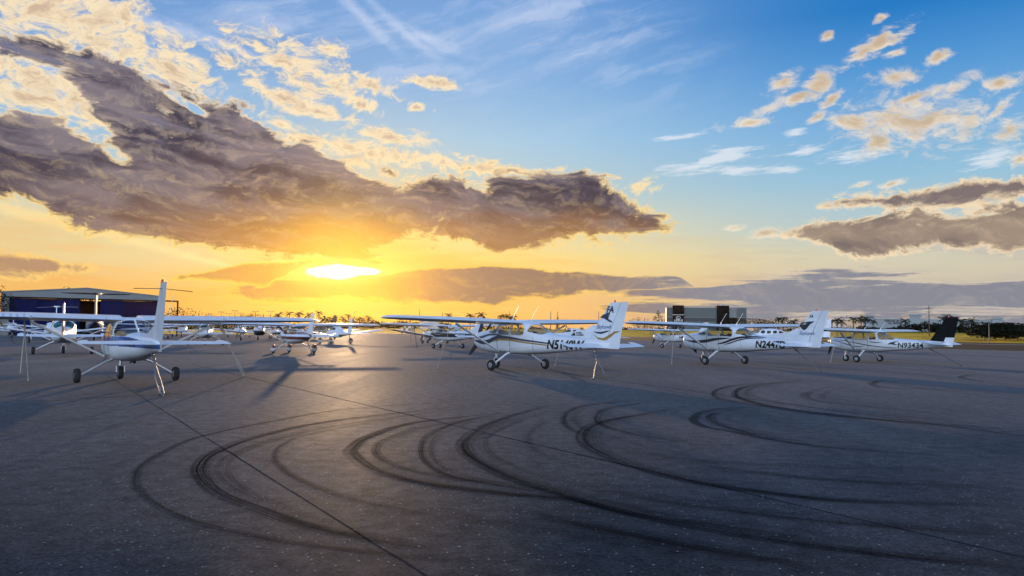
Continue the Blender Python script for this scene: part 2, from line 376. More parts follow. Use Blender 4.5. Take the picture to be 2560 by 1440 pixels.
WHITE2 = mat('aged_white_paint', (.66, .66, .64), .45, var=.14, vscale=2.2)
CORR = mat('corrugated_white', (.72, .75, .79), .35, var=.06, vscale=2)
t_ = CORR.node_tree; w_ = t_.nodes.new('ShaderNodeTexWave'); w_.wave_type = 'BANDS'; w_.bands_direction = 'Y'; w_.inputs['Scale'].default_value = 2.2
tco = t_.nodes.new('ShaderNodeTexCoord'); t_.links.new(tco.outputs['Object'], w_.inputs['Vector'])
bp_ = t_.nodes.new('ShaderNodeBump'); bp_.inputs['Strength'].default_value = .9; bp_.inputs['Distance'].default_value = .03
t_.links.new(w_.outputs[0], bp_.inputs['Height']); t_.links.new(bp_.outputs[0], t_.nodes['Principled BSDF'].inputs['Normal'])
NAVY = mat('navy_paint', (.015, .022, .055), .3, coat=.3)
BLACK = mat('black_paint', (.012, .012, .014), .35, coat=.2)
FINGREY = mat('dull_grey_white_paint', (.44, .45, .46), .5, var=.14, vscale=2.2)
FINBLACK = mat('matt_black_paint', (.008, .008, .009), .75, spec=.12)
GOLD = mat('gold_paint', (.34, .20, .03), .4)
BLUE = mat('blue_paint', (.035, .085, .27), .35, coat=.2)
MAROON = mat('brown_red_paint', (.13, .025, .012), .35, coat=.2)
CREAM = mat('cream_seat_and_sunset_tint', (.62, .50, .34), .4)
GREY = mat('grey_paint', (.30, .31, .32), .5)
BROWN = mat('brown_fin_paint', (.16, .10, .05), .5)
RUBBER = mat('tyre_rubber', (.016, .016, .017), .85, bump=.4, bscale=60)
ALU = mat('bare_metal', (.55, .55, .56), .35, metal=.9, var=.1)
DARKMETAL = mat('dark_metal', (.05, .05, .055), .5, metal=.3)
RED = mat('red_lens', (.5, .015, .015), .25)
SEAT = mat('tan_seat_cloth', (.42, .33, .20), .8, bump=.3)
SEATD = mat('dark_seat_cloth', (.05, .05, .055), .8)
PANEL = mat('black_panel', (.02, .02, .02), .7)
LINING = mat('cabin_lining', (.10, .09, .085), .85)
ROPE = mat('pale_rope', (.38, .36, .31), .9, bump=.6, bscale=90)
ROPED = mat('dark_rope', (.10, .09, .085), .9, bump=.6, bscale=90)
STEEL = mat('galvanised_chain', (.20, .20, .20), .55, metal=.4)
GLASS = glass('window_glass', (.86, .88, .88))
GLASST = glass('tinted_window_glass', (.42, .44, .44))
GLASSG = glass('green_tinted_glass', (.10, .42, .42))

# ------------------------------------------------------------------ aeroplane kit
def pchip(x, y):
    x = np.array(x, float); y = np.array(y, float)
    o = np.argsort(x); x, y = x[o], y[o]; h = np.diff(x); d = np.diff(y) / h; m_ = np.zeros(len(x))
    for i in range(1, len(x) - 1):
        if d[i - 1] * d[i] > 0:
            w1, w2 = 2 * h[i] + h[i - 1], h[i] + 2 * h[i - 1]; m_[i] = (w1 + w2) / (w1 / d[i - 1] + w2 / d[i])
    m_[0], m_[-1] = d[0], d[-1]
    def f(q):
        q = np.clip(np.asarray(q, float), x[0], x[-1]); i = np.clip(np.searchsorted(x, q) - 1, 0, len(x) - 2)
        t = (q - x[i]) / h[i]
        return (2 * t**3 - 3 * t**2 + 1) * y[i] + (t**3 - 2 * t**2 + t) * h[i] * m_[i] + (-2 * t**3 + 3 * t**2) * y[i + 1] + (t**3 - t**2) * h[i] * m_[i + 1]
    return f
def inpoly(px, pz, poly):
    px = np.asarray(px); pz = np.asarray(pz); r = np.zeros(px.shape, bool); n = len(poly)
    for i in range(n):
        x1, z1 = poly[i]; x2, z2 = poly[(i + 1) % n]
        if z1 == z2: continue
        c = ((z1 > pz) != (z2 > pz)) & (px < (x2 - x1) * (pz - z1) / (z2 - z1) + x1); r ^= c
    return r
def naca(c, t): return 5 * t * (.2969 * math.sqrt(max(c, 0)) - .126 * c - .3516 * c * c + .2843 * c**3 - .1036 * c**4)
def rpoly(pts, r, n=4):
    """polygon with rounded corners"""
    o = []; k = len(pts)
    for i in range(k):
        a, b, c = Vector(pts[i - 1]), Vector(pts[i]), Vector(pts[(i + 1) % k])
        u, v = (a - b), (c - b); rr = min(r, u.length * .45, v.length * .45); p, q = b + u.normalized() * rr, b + v.normalized() * rr
        for j in range(n + 1):
            t = j / n; o.append(tuple(p * (1 - t)**2 + b * 2 * t * (1 - t) + q * t * t))
    return o
class Fuse:
    """superellipse fuselage: stations (x, bottom, top, half width, height of the widest line, roundness)"""
    def __init__(s, st):
        st = np.array(st, float); s.x0, s.x1 = st[:, 0].min(), st[:, 0].max()
        s.zb, s.zt, s.w, s.zc, s.n = [pchip(st[:, 0], st[:, i]) for i in range(1, 6)]
    def hw(s, x, z):
        zb, zt, w, zc, n = s.zb(x), s.zt(x), s.w(x), s.zc(x), s.n(x)
        h = np.where(z > zc, zt - zc, zc - zb); q = np.clip(np.abs(z - zc) / np.maximum(h, 1e-4), 0, 1)
        return w * (1 - q**n)**(1 / n)
    def grid(s, dx, nr, x0=None, x1=None, inset=0.):
        xs = np.linspace(s.x0 if x0 is None else x0, s.x1 if x1 is None else x1, max(6, int((s.x1 - s.x0) / dx))); V = np.zeros((len(xs), nr, 3))
        t = np.linspace(0, 2 * np.pi, 721)[:-1]
        for i, x in enumerate(xs):
            n = float(s.n(x)); w, zc = float(s.w(x)), float(s.zc(x)); ht, hb = float(s.zt(x)) - zc, zc - float(s.zb(x))
            y = w * np.sign(np.cos(t)) * np.abs(np.cos(t))**(2 / n); z = np.sign(np.sin(t)) * np.abs(np.sin(t))**(2 / n); z = np.where(z > 0, z * ht, z * hb) + zc
            y = np.append(y, y[0]); z = np.append(z, z[0]); L = np.concatenate([[0], np.cumsum(np.hypot(np.diff(y), np.diff(z)))])
            q = np.linspace(0, L[-1], nr + 1)[:-1]
            V[i, :, 0] = x; V[i, :, 1] = np.interp(q, L, y); V[i, :, 2] = np.interp(q, L, z)
            if inset:
                V[i, :, 1] *= 1 - inset / max(w, .05); V[i, :, 2] = zc + (V[i, :, 2] - zc) * (1 - inset / max(ht, .05))
        return V
def mesh_np(name, V, Fq, mi=None):
    me = bpy.data.meshes.new(name)
    used = np.unique(Fq); rm = np.full(len(V), -1); rm[used] = np.arange(len(used)); Fq = rm[Fq]; V = V[used]
    me.vertices.add(len(V)); me.vertices.foreach_set('co', V.ravel().astype(np.float32))
    me.loops.add(Fq.size); me.loops.foreach_set('vertex_index', Fq.ravel().astype(np.int32))
    me.polygons.add(len(Fq)); me.polygons.foreach_set('loop_start', np.arange(0, Fq.size, 4).astype(np.int32))
    if mi is not None: me.polygons.foreach_set('material_index', mi.astype(np.int32))
    me.polygons.foreach_set('use_smooth', np.ones(len(Fq), bool)); me.update(); me.validate()
    return me
def text_mesh(txt, size, shear=0., bold=0., space=1.0):
    cu = bpy.data.curves.new('t', 'FONT'); cu.body = txt; cu.size = size; cu.shear = shear; cu.offset = bold; cu.space_character = space; cu.resolution_u = 3
    ob = bpy.data.objects.new('t', cu); C.objects.link(ob); bpy.context.view_layer.update()
    me = bpy.data.meshes.new_from_object(ob.evaluated_get(bpy.context.evaluated_depsgraph_get()))
    bpy.data.objects.remove(ob); bpy.data.curves.remove(cu)
    return me
def flat_poly(name, pts, mats, parent, mapf):
    """a painted shape: polygon in 2D laid on a surface through mapf, finely cut so it follows it"""
    bm = bmesh.new(); f = bm.faces.new([bm.verts.new((p[0], p[1], 0)) for p in pts]); bmesh.ops.triangulate(bm, faces=[f])
    
    for _ in range(4):
        long_ = [e for e in bm.edges if e.calc_length() > .07]
        if not long_: break
        bmesh.ops.subdivide_edges(bm, edges=long_, cuts=1); bmesh.ops.triangulate(bm, faces=bm.faces)
    for v in bm.verts: v.co = mapf(v.co.x, v.co.y)
    me = bpy.data.meshes.new(name); bm.to_mesh(me); bm.free(); return link(name, me, parent, mats)
def map_mesh(me, mapf):
    bm = bmesh.new(); bm.from_mesh(me); bmesh.ops.triangulate(bm, faces=bm.faces)
    for _ in range(4):
        long_ = [e for e in bm.edges if e.calc_length() > .07]
        if not long_: break
        bmesh.ops.subdivide_edges(bm, edges=long_, cuts=1); bmesh.ops.triangulate(bm, faces=bm.faces)
    bm.to_mesh(me); bm.free()
    for v in me.vertices: v.co = mapf(v.co.x, v.co.y)
    return me
def wing_part(secs, c0, c1, t=.12, k=10, camber=.02):
    """secs: (y, xLE, chord, z, thickness scale); returns loft rings of the part between chord fractions c0..c1"""
    cs = [c0 + (c1 - c0) * (1 - math.cos(math.pi * i / k)) / 2 for i in range(k + 1)]
    rings = []
    for y, xl, ch, z, ts in secs:
        cam = lambda c: camber * 4 * c * (1 - c)
        up = [Vector((xl - c * ch, y, z + ch * (cam(c) + naca(c, t) * ts))) for c in cs]
        lo = [Vector((xl - c * ch, y, z + ch * (cam(c) - naca(c, t) * ts * .8))) for c in cs[::-1]]
        rings.append(up + lo)
    return rings
def add_wheel(parent, loc, r, w, rz=0):
    hb = MB(); hb.lathe([(0, w * .42), (r * .5, w * .40), (r * .56, w * .30), (r * .56, -w * .30), (r * .5, -w * .40), (0, -w * .42)], n=20)
    h = hb.build('wheel', ALU, parent, True); h.location = loc; h.rotation_euler = (0, 0, rz)
    t = MB(); pr = [(r * .54, w * .34), (r * .70, w * .47), (r * .86, w * .47), (r * .96, w * .36), (r, w * .16), (r, -w * .16), (r * .96, -w * .36), (r * .86, -w * .47), (r * .70, -w * .47), (r * .54, -w * .34)]
    t.lathe(pr, n=28); t.build('tyre', RUBBER, h, True)
    return h
def add_pant(parent, loc, r, mats, mi_poly):
    f = Fuse([(r * 1.9, loc[2] - r * .15, loc[2] + r * .1, .01, loc[2], 2), (r * 1.5, loc[2] - r * .65, loc[2] + r * .72, .10, loc[2], 2.2), (r * .6, loc[2] - r * .72, loc[2] + r * 1.2, .135, loc[2] + .03, 2.3), (-r * .5, loc[2] - r * .66, loc[2] + r * 1.15, .13, loc[2] + .03, 2.3), (-r * 2, loc[2] - r * .3, loc[2] + r * .6, .06, loc[2] + .05, 2.2), (-r * 3, loc[2] + .03, loc[2] + r * .3, .008, loc[2] + .05, 2)])
    V = f.grid(.03, 24); n, m_ = V.shape[:2]
    q = np.array([(i * m_ + j, i * m_ + (j + 1) % m_, (i + 1) * m_ + (j + 1) % m_, (i + 1) * m_ + j) for i in range(n - 1) for j in range(m_)])
    P = V.reshape(-1, 3).copy(); ctr = P[q].mean(1); P[:, 0] += loc[0]; P[:, 1] += loc[1]
    mi = np.where(ctr[:, 2] > loc[2] + mi_poly, 1, 0) if mi_poly is not None else np.zeros(len(q))
    return link('wheel_fairing', mesh_np('wheel_fairing', P, q, mi), parent, mats)

def airplane(sp, loc, heading, label, dx=.035, nr=104, name='parked_airplane', group='light airplanes parked on the apron'):
    root = empty(name, loc, R(heading)); tag(root, label, 'airplane', group)
    body_m = sp.get('mats', [WHITE]); fu = Fuse(sp['st']); base = body_m[0]
    # --- fuselage skin with its windows cut out of it
    V = fu.grid(dx, nr); n, m_ = V.shape[:2]; P = V.reshape(-1, 3)
    ii, jj = np.meshgrid(np.arange(n - 1), np.arange(m_), indexing='ij'); ii, jj = ii.ravel(), jj.ravel(); j2 = (jj + 1) % m_
    Q = np.stack([ii * m_ + jj, ii * m_ + j2, (ii + 1) * m_ + j2, (ii + 1) * m_ + jj], 1); ct = P[Q].mean(1)
    x, y, z = ct.T; free = np.ones(len(Q), bool)
    for wn, poly, ymin, gm in sp.get('windows', []):
        mk = inpoly(x, z, poly) & free & (np.abs(y) >= ymin)
        free &= ~mk
        if ymin > .2:
            for sgn in (1, -1):
                k = mk & (y * sgn > 0)
                if k.any(): link(wn, mesh_np(wn, P, Q[k]), root, gm)
        elif mk.any(): link(wn, mesh_np(wn, P, Q[mk]), root, gm)
    mi = np.zeros(len(Q), int)
    for k, test in sp.get('paint', []):
        mk = inpoly(x, z, test) if isinstance(test, list) else test(x, y, z)
        mi[mk] = k
    body = link('fuselage', mesh_np('fuselage', P, Q[free], mi[free]), root, body_m)
    if 'post' in sp:
        q = MB(); xa, xb = sp['post']; q.tube([(xa + (xb - xa) * i / 12, 0, float(fu.zt(xa + (xb - xa) * i / 12)) + .002) for i in range(13)], .022, 6); q.build('window_post', base, root, True)
    if 'cabin' in sp:
        a, b, zs = sp['cabin']; Vi = fu.grid(.12, 40, a, b, .025); n2, k2 = Vi.shape[:2]; Pi = Vi.reshape(-1, 3)
        q = np.array([(i * k2 + j, i * k2 + (j + 1) % k2, (i + 1) * k2 + (j + 1) % k2, (i + 1) * k2 + j) for i in range(n2 - 1) for j in range(k2)]); c_ = Pi[q].mean(1)
        link('cabin_lining', mesh_np('cabin_lining', Pi, q[c_[:, 2] < zs - .05]), root, LINING)
        for sx in sp.get('seats', []):
            for sy in (.24, -.24):
                s_ = MB(); s_.box((sx, sy, zs - .46), (.46, .40, .14)); s_.box((sx - .28, sy, zs - .18), (.12, .40, .56), M4=Matrix.Rotation(R(-10), 4, 'Y')); s_.box((sx - .32, sy, zs + .10), (.08, .20, .10))
                o = s_.build('seat', sp.get('seatm', SEAT), root)
                bv = o.modifiers.new('b', 'BEVEL'); bv.width = .03; bv.segments = 2
        p_ = MB(); p_.box((b - .14, 0, zs - .16), (.10, float(fu.w(b)) * 1.5, .34)); p_.build('instrument_panel', PANEL, root)
    # --- wing halves with flap and aileron
    w = sp['wing']
    def wsec(yy):
        k = max(0, (yy - w['yk']) / (w['half'] - w['yk'])); ch = w['c0'] + (w['c1'] - w['c0']) * k; ts = 1.
        e = (w['half'] - yy) / .42
        if e < 1: r_ = math.sqrt(max(0, 1 - (1 - max(e, 0))**2)); ch2 = ch * (.50 + .50 * r_); ts = .25 + .75 * r_
        else: ch2 = ch
        xl = w['xle'] - (w['c0'] - ch) * .35 - (ch - ch2) * .42
        return (yy, xl, ch2, w['z'] + w['dih'] * yy, ts * w.get('t', .12) / .12)
    for sgn in (1, -1):
        ys = [w['y0'], w['flap'][0], w['flap'][1], w['ail'][0], w['yk'] + .8, (w['yk'] + w['ail'][1]) / 2 + .4, w['ail'][1], w['half'] - .40, w['half'] - .28, w['half'] - .16, w['half'] - .07, w['half'] - .02]
        ys = sorted(set(round(v, 3) for v in ys)); hg = .73
        fl = lambda rg: [[Vector((p.x, p.y * sgn, p.z)) for p in r_] for r_ in rg]
        mb = MB(); mb.loft(fl(wing_part([wsec(v) for v in ys], 0, hg, k=14)), 0)
        mb.loft(fl(wing_part([wsec(w['y0']), wsec(w['flap'][0] - .015)], hg, 1)), 0)
        tip = [v for v in ys if v >= w['ail'][1]]; mb.loft(fl(wing_part([wsec(v + .015 if v == tip[0] else v) for v in tip], hg, 1)), 0)
        if w.get('tipm') is not None:
            mb.m = [mb.m[i] if max(abs(mb.v[q][1]) for q in mb.f[i]) < w['half'] - .15 or min(abs(mb.v[q][1]) for q in mb.f[i]) < w['half'] - .45 else 1 for i in range(len(mb.f))]
        wo_ = mb.build('wing', [sp.get('wingm', base), w.get('tipm') or base], root, True, 50)
        for nm, (ya, yb), mm in (('flap', w['flap'], sp.get('wingm', base)), ('aileron', w['ail'], sp.get('ailm', sp.get('wingm', base)))):
            q = MB(); rg = wing_part([wsec(ya), wsec((ya + yb) / 2), wsec(yb)], hg + .012, 1, k=6)
            dr = sp.get('flapdroop', 0) if nm == 'flap' else 0
            for r_ in rg:
                x0 = max(p.x for p in r_)
                for p in r_: p.z -= (x0 - p.x) * dr
            q.loft(fl(rg)); q.build(nm, mm, wo_, True, 50)
        if w.get('strut'):
            a, b, yw = w['strut']   # foot (x, y, z), top x, top y
            sb = MB(); za = w['z'] + w['dih'] * yw - w['c0'] * .07
            sb.tube([(a[0], a[1] * sgn, a[2]), (b, yw * sgn, za)], .075, 10, 0, ((1, 0, 0), .42)); sb.build('wing_strut', sp.get('strutm', base), root, True)
        if w.get('ring'):
            rb = MB(); rx, ry = w['ring']; zz = w['z'] + w['dih'] * ry - w['c0'] * .07
            rb.tube([(rx, ry * sgn, zz + .03), (rx, ry * sgn, zz - .07)], .012, 6); rb.build('tie_ring', STEEL, root)
    # --- tail
    f = sp['fin']; fs = f['secs']; fh = f.get('hinge', .60)
    def fin_part(c0, c1, secs, k=8):
        rings = []
        for zz, xl, ch in secs:
            cs = [c0 + (c1 - c0) * i / k for i in range(k + 1)]; th = f.get('t', .09)
            rings.append([Vector((xl - c * ch, naca(c, th) * ch + .004, zz)) for c in cs] + [Vector((xl - c * ch, -naca(c, th) * ch - .004, zz)) for c in cs[::-1]])
        return rings
    mb = MB(); mb.loft(fin_part(0, fh, fs))
    if 'dorsal' in f:
        d = f['dorsal']; mb.loft([[Vector((p[0], s_ * t_2, p[1])) for p, t_2 in d for s_ in ((1,) if False else (1,))] + [Vector((p[0], -t_2, p[1])) for p, t_2 in d[::-1]]], cap=False)
        top = [Vector((p[0], 0, p[1])) for p, t_2 in d]
        pts = [Vector((p[0], t_2, p[1])) for p, t_2 in d]; pts2 = [Vector((p[0], -t_2, p[1])) for p, t_2 in d]
        k = len(d); mb.add(pts + pts2, [tuple(range(k)), tuple(range(k, 2 * k))[::-1]] + [(i, (i + 1) % k, k + (i + 1) % k, k + i) for i in range(k)])
    if 'cap_above' in f: mb.m = [1 if sum(mb.v[i_][2] for i_ in f_) / len(f_) > f['cap_above'] else 0 for f_ in mb.f]
    fin = mb.build('fin', [sp.get('finm', base), FINBLACK], root, True, 50)
    rs = [(zz, xl, ch) for zz, xl, ch in fs]
    if 'rud_bot' in f: rs = [f['rud_bot']] + rs
    q = MB(); q.loft(fin_part(fh + .02, 1, rs)); zw = f.get('white_below', -1); ca = f.get('cap_above', 99); q.m = [1 if sum(q.v[i_][2] for i_ in f_) / len(f_) < zw else 2 if sum(q.v[i_][2] for i_ in f_) / len(f_) > ca else 0 for f_ in q.f]; q.build('rudder', [sp.get('rudm', sp.get('finm', base)), base, FINBLACK], fin, True, 50)
    if f.get('beacon', True):
        q = MB(); zt, xl, ch = fs[-1]; q.lathe([(0, .08), (.025, .07), (.032, .02), (.04, 0), (.04, -.02)], 'Z', 12, (xl - ch * .22, 0, zt)); q.build('beacon', RED, fin, True)
    if f.get('wires'):
        q = MB(); zt, xl, ch = fs[-1]
        for s_ in (1, -1): q.tube([(xl - ch * .4, 0, zt - .14), (xl - ch * .5, s_ * .62, zt - .16 - .03 * (s_ < 0))], .008, 5)
        q.build('whip_antenna', DARKMETAL, fin)
    t = sp['stab']; hz_ = t.get('hinge', .56)
    for sgn in (1, -1):
        def ssec(k): # k 0 root, 1 tip
            xl = t['xr'] + (t['xt'] - t['xr']) * k; te = t.get('ter', t['te']) + (t['te'] - t.get('ter', t['te'])) * k
            return (t.get('y0', .03) + (t['half'] - t.get('y0', .03)) * k, xl, xl - te, t['z'] + t.get('dih', 0) * k, 1.)
        ks = [0, .3, .94, 1.]
        def S_(k, c0, c1, shrink=1.):
            s_ = ssec(k); return s_ if k < .99 else (s_[0], s_[1] - .10, s_[2] - .12, s_[3], .3)
        fl = lambda rg: [[Vector((p.x, p.y * sgn, p.z)) for p in r_] for r_ in rg]
        mb = MB(); mb.loft(fl(wing_part([S_(k, 0, 1) for k in (0, .3, .86)], 0, hz_, t.get('t', .09), 6, 0)))
        so = mb.build('stabilizer', sp.get('stabm', base), root, True, 50)
        q = MB(); rg = wing_part([S_(k, 0, 1) for k in ks], hz_ + .02, 1, t.get('t', .09), 6, 0)
        horn = wing_part([S_(k, 0, 1) for k in (.872, .94, 1.)], 0.02, hz_ + .02, .09, 6, 0)
        dr = t.get('droop', .12)
        allr = rg + horn; xh = {}
        for r_ in allr:
            yy = abs(r_[0].y); kk = (yy - t.get('y0', .03)) / (t['half'] - t.get('y0', .03)); s_ = ssec(kk); hx = s_[1] - s_[2] * (hz_ + .02)
            for p in r_: p.z -= (hx - p.x) * dr
        q.loft(fl(rg)); q.loft(fl(horn)); q.build('elevator', sp.get('stabm', base), so, True, 50)
    # --- undercarriage
    g = sp['gear']
    for sgn in (1, -1):
        pts = [(px_, py_ * sgn, pz_) for px_, py_, pz_ in g['leg']]
        mb = MB(); mb.tube(pts, g['leg_r'], 10, 0, ((1, 0, 0), g.get('flat', .55)))
        mb.build('gear_leg', sp.get('legm', base), root, True)
        wx, wy = pts[-1][0], pts[-1][1] + sgn * .10
        add_wheel(root, (wx, wy, g['r']), g['r'], g['w'])
        if g.get('pants'): add_pant(root, (wx, wy, g['r'] + .05), g['r'] + .06, [base, g['pants']], .06)
    nx = g['nose_x']; mb = MB(); zb = float(fu.zb(nx)) + .1
    mb.tube([(nx + .02, 0, zb), (nx, 0, g['r'] * 2.15)], .035, 10); mb.tube([(nx, 0, g['r'] * 2.2), (nx, 0, g['r'] * 2.05)], .06, 10)
    for s_ in (1, -1): mb.tube([(nx, 0, g['r'] * 2.12), (nx, s_ * .10, g['r'] * 1.95), (nx - .01, s_ * .10, g['r'])], .02, 6)
    mb.tube([(nx - .06, 0, zb - .06), (nx - .14, 0, (zb + g['r'] * 2) / 2), (nx - .05, 0, g['r'] * 2.1)], .014, 6)
    mb.build('nose_strut', ALU, root, True)
    add_wheel(root, (nx - .01, 0, g['r'] * .95), g['r'] * .95, g['w'] * .92)
    if g.get('pants'): add_pant(root, (nx, 0, g['r'] + .04), g['r'] + .05, [base, g['pants']], .06)
    # --- engines
    def prop(parent, c, length, angle, blades=2):
        sp_ = MB(); sp_.lathe([(0, .30), (.05, .27), (.10, .18), (.135, .06), (.14, 0), (.14, -.06), (0, -.06)], 'X', 20, c); o = sp_.build('spinner', sp.get('spinm', base), parent, True)
        for b in range(blades):
            a = R(angle) + b * 2 * math.pi / blades; d = Vector((0, math.cos(a), math.sin(a))); e = Vector((0, -math.sin(a), math.cos(a))); rings = []
            for k, (r_, ch, tw) in enumerate([(.10, .08, 60), (.25, .13, 50), (.45, .16, 36), (.70, .15, 26), (.90, .12, 20), (1., .06, 18)]):
                u = e * math.cos(R(tw)) + Vector((1, 0, 0)) * math.sin(R(tw)); v = u.cross(d); ctr_ = Vector(c) + d * (r_ * length)
                rings.append([ctr_ + u * (ch / 2 * math.cos(t3)) + v * (.018 * (1.2 - r_) * math.sin(t3)) for t3 in [2 * math.pi * q_ / 10 for q_ in range(10)]])
            pb = MB(); pb.loft(rings); pb.build('propeller_blade', BLACK, o, True)
    if 'prop' in sp: prop(root, sp['prop'][0], sp['prop'][1], sp['prop'][2], sp['prop'][3] if len(sp['prop']) > 3 else 2)
    for ny in sp.get('nacelles', []):
        nf = Fuse([(a, b, c_, d, e, 2.3) for a, b, c_, d, e in sp['nacelle_st']]); Vn = nf.grid(.08, 36); n2, k2 = Vn.shape[:2]; Vn = Vn.copy(); Vn[:, :, 1] += ny
        q = np.array([(i * k2 + j, i * k2 + (j + 1) % k2, (i + 1) * k2 + (j + 1) % k2, (i + 1) * k2 + j) for i in range(n2 - 1) for j in range(k2)])
        no = link('engine_nacelle', mesh_np('engine_nacelle', Vn.reshape(-1, 3), q), root, base)
        s0 = sp['nacelle_st'][0]; prop(no, (s0[0] - .02, ny, s0[4]), .95, sp.get('nac_angle', 60), 3)
    # --- aerials
    for ax, ay, az_, ln in sp.get('aerials', []):
        q = MB(); q.tube([(ax, ay, az_ - .05), (ax - .05, ay, az_ + .12)], [.035, .018], 8, 0, ((1, 0, 0), .4)); q.tube([(ax - .05, ay, az_ + .10), (ax - .05 - ln * .62, ay, az_ + .10 + ln * .78)], .008, 5); q.build('whip_antenna', WHITE, root, True)
    if 'exhaust' in sp:
        q = MB(); ex = sp['exhaust']; q.tube([(ex[0], ex[1], ex[2] + .2), (ex[0] - .03, ex[1], ex[2]), (ex[0] - .10, ex[1], ex[2] - .12)], .032, 8); q.build('exhaust_pipe', DARKMETAL, root, True)
    if 'step' in sp:
        for sgn in (1, -1):
            q = MB(); a, b, c_ = sp['step']; q.tube([(a, b * sgn, c_ + .2), (a, (b + .12) * sgn, c_)], .014, 6); q.box((a, (b + .16) * sgn, c_), (.16, .12, .02)); q.build('step', DARKMETAL, root)
    # --- door outline, as a fine dark gap line
    for nm, pl in sp.get('seams', []):
        for sgn in ((1, -1) if sp.get('both', False) else (1,)):
            q = MB(); pts = []
            for k in range(len(pl) - 1):
                for s_ in range(6): pts.append((pl[k][0] + (pl[k + 1][0] - pl[k][0]) * s_ / 6, pl[k][1] + (pl[k + 1][1] - pl[k][1]) * s_ / 6))
            pts.append(pl[-1]); q.tube([(a, sgn * (float(fu.hw(a, b)) + .001), b) for a, b in pts], .009 if nm != 'panel_seam' else .0045, 5); q.build(nm, PANEL, root)
    for mm, pts, wd in sp.get('stripes', []):
        wd = wd if isinstance(wd, list) else [wd] * len(pts); xs = [p_[0] for p_ in pts]; fz, fw = pchip(xs, [p_[1] for p_ in pts]), pchip(xs, wd)
        for sgn in (1, -1):
            q = np.linspace(max(xs), min(xs), 70); vs = []; fcs = []
            for a_ in q:
                for k in range(5):
                    zz = float(fz(a_) + fw(a_) * (k / 2 - 1)); vs.append((a_, sgn * (float(fu.hw(a_, zz)) + .005), zz))
            for i in range(69):
                for k in range(4): e_ = i * 5 + k; fcs.append((e_, e_ + 1, e_ + 6, e_ + 5))
            mb = MB(); mb.add(vs, fcs); mb.build('livery_stripe', mm, root, True)
    for tx, x0, z0, size, shear, bold, mm in sp.get('texts', []):
        me = map_mesh(text_mesh(tx, size, shear, bold), lambda u, v: Vector((x0 - u, float(fu.hw(x0 - u, z0 + v)) + .008, z0 + v)))
        link('registration_lettering' if tx[0] == 'N' and any(c_.isdigit() for c_ in tx) else 'lettering', me, root, mm)
    def finmap(u, v):
        zs_ = [s_[0] for s_ in fs]; xl = np.interp(v, zs_, [s_[1] for s_ in fs]); ch = np.interp(v, zs_, [s_[2] for s_ in fs]); c_ = min(max((xl - u) / ch, 0.02), 1)
        return Vector((u, naca(c_, f.get('t', .09)) * ch + .014, v))
    for tx, x0, z0, size, shear, bold, mm in sp.get('fintexts', []):
        link('tail_lettering', map_mesh(text_mesh(tx, size, shear, bold), lambda u, v: finmap(x0 - u, z0 + v)), fin, mm)
    for pts, mm in sp.get('finmarks', []): flat_poly('tail_emblem', pts, mm, fin, finmap)
    for pts, mm in sp.get('sidemarks', []): flat_poly('side_emblem', pts, mm, root, lambda u, v: Vector((u, float(fu.hw(u, v)) + .007, v)))
    return root

# ------------------------------------------------------------------ the two high-wing kinds
def band(pts, w):
    """centre line with half widths -> closed polygon in (x, z)"""
    w = w if isinstance(w, list) else [w] * len(pts)
    xs = [p[0] for p in pts]; f = pchip(xs, [p[1] for p in pts]); g = pchip(xs, w); q = np.linspace(max(xs), min(xs), 40)
    return [(a, float(f(a) + g(a))) for a in q] + [(a, float(f(a) - g(a))) for a in q[::-1]]
ST172 = [(2.36, 1.02, 1.36, .20, 1.2, 2.2), (2.32, .86, 1.40, .36, 1.15, 2.3), (2.2, .76, 1.44, .46, 1.1, 2.4), (1.85, .66, 1.49, .52, 1.05, 2.6), (1.35, .61, 1.54, .555, 1.05, 2.8), (1.15, .60, 1.57, .565, 1.03, 2.9), (.55, .59, 1.835, .57, 1.05, 3.2),
         (.3, .59, 1.865, .57, 1.06, 3.3), (-.6, .60, 1.87, .57, 1.06, 3.3), (-.95, .61, 1.83, .56, 1.06, 3.1), (-1.4, .64, 1.66, .51, 1.06, 2.8), (-1.95, .68, 1.45, .43, 1.06, 2.6), (-2.3, .71, 1.40, .385, 1.06, 2.5), (-3.2, .79, 1.33, .27, 1.09, 2.4), (-4.3, .89, 1.24, .15, 1.07, 2.3), (-5.0, .95, 1.16, .07, 1.05, 2.2), (-5.12, 1.0, 1.12, .02, 1.05, 2.)]
WIN172 = [('windshield', [(1.22, 1.585), (1.12, 1.53), (.72, 1.50), (.60, 1.52), (.56, 1.92), (.58, 1.94), (.70, 1.99), (1.4, 1.7)], 0.0, GLASS),
          ('side_window', rpoly([(.48, 1.47), (.46, 1.88), (-.22, 1.88), (-.24, 1.45)], .07), .3, GLASS), ('side_window', rpoly([(-.33, 1.45), (-.31, 1.87), (-.80, 1.87), (-1.06, 1.74), (-1.08, 1.46)], .10), .3, GLASS),
          ('rear_window', rpoly([(-1.22, 1.60), (-1.22, 1.88), (-1.3, 2.05), (-2.0, 1.75), (-1.98, 1.50), (-1.75, 1.49)], .06), .0, GLASS)]
lower = lambda wins, dz: [(w_[0], [(a, b - dz) for a, b in w_[1]], w_[2], w_[3]) for w_ in wins]
WIN172 = lower(WIN172, .12)
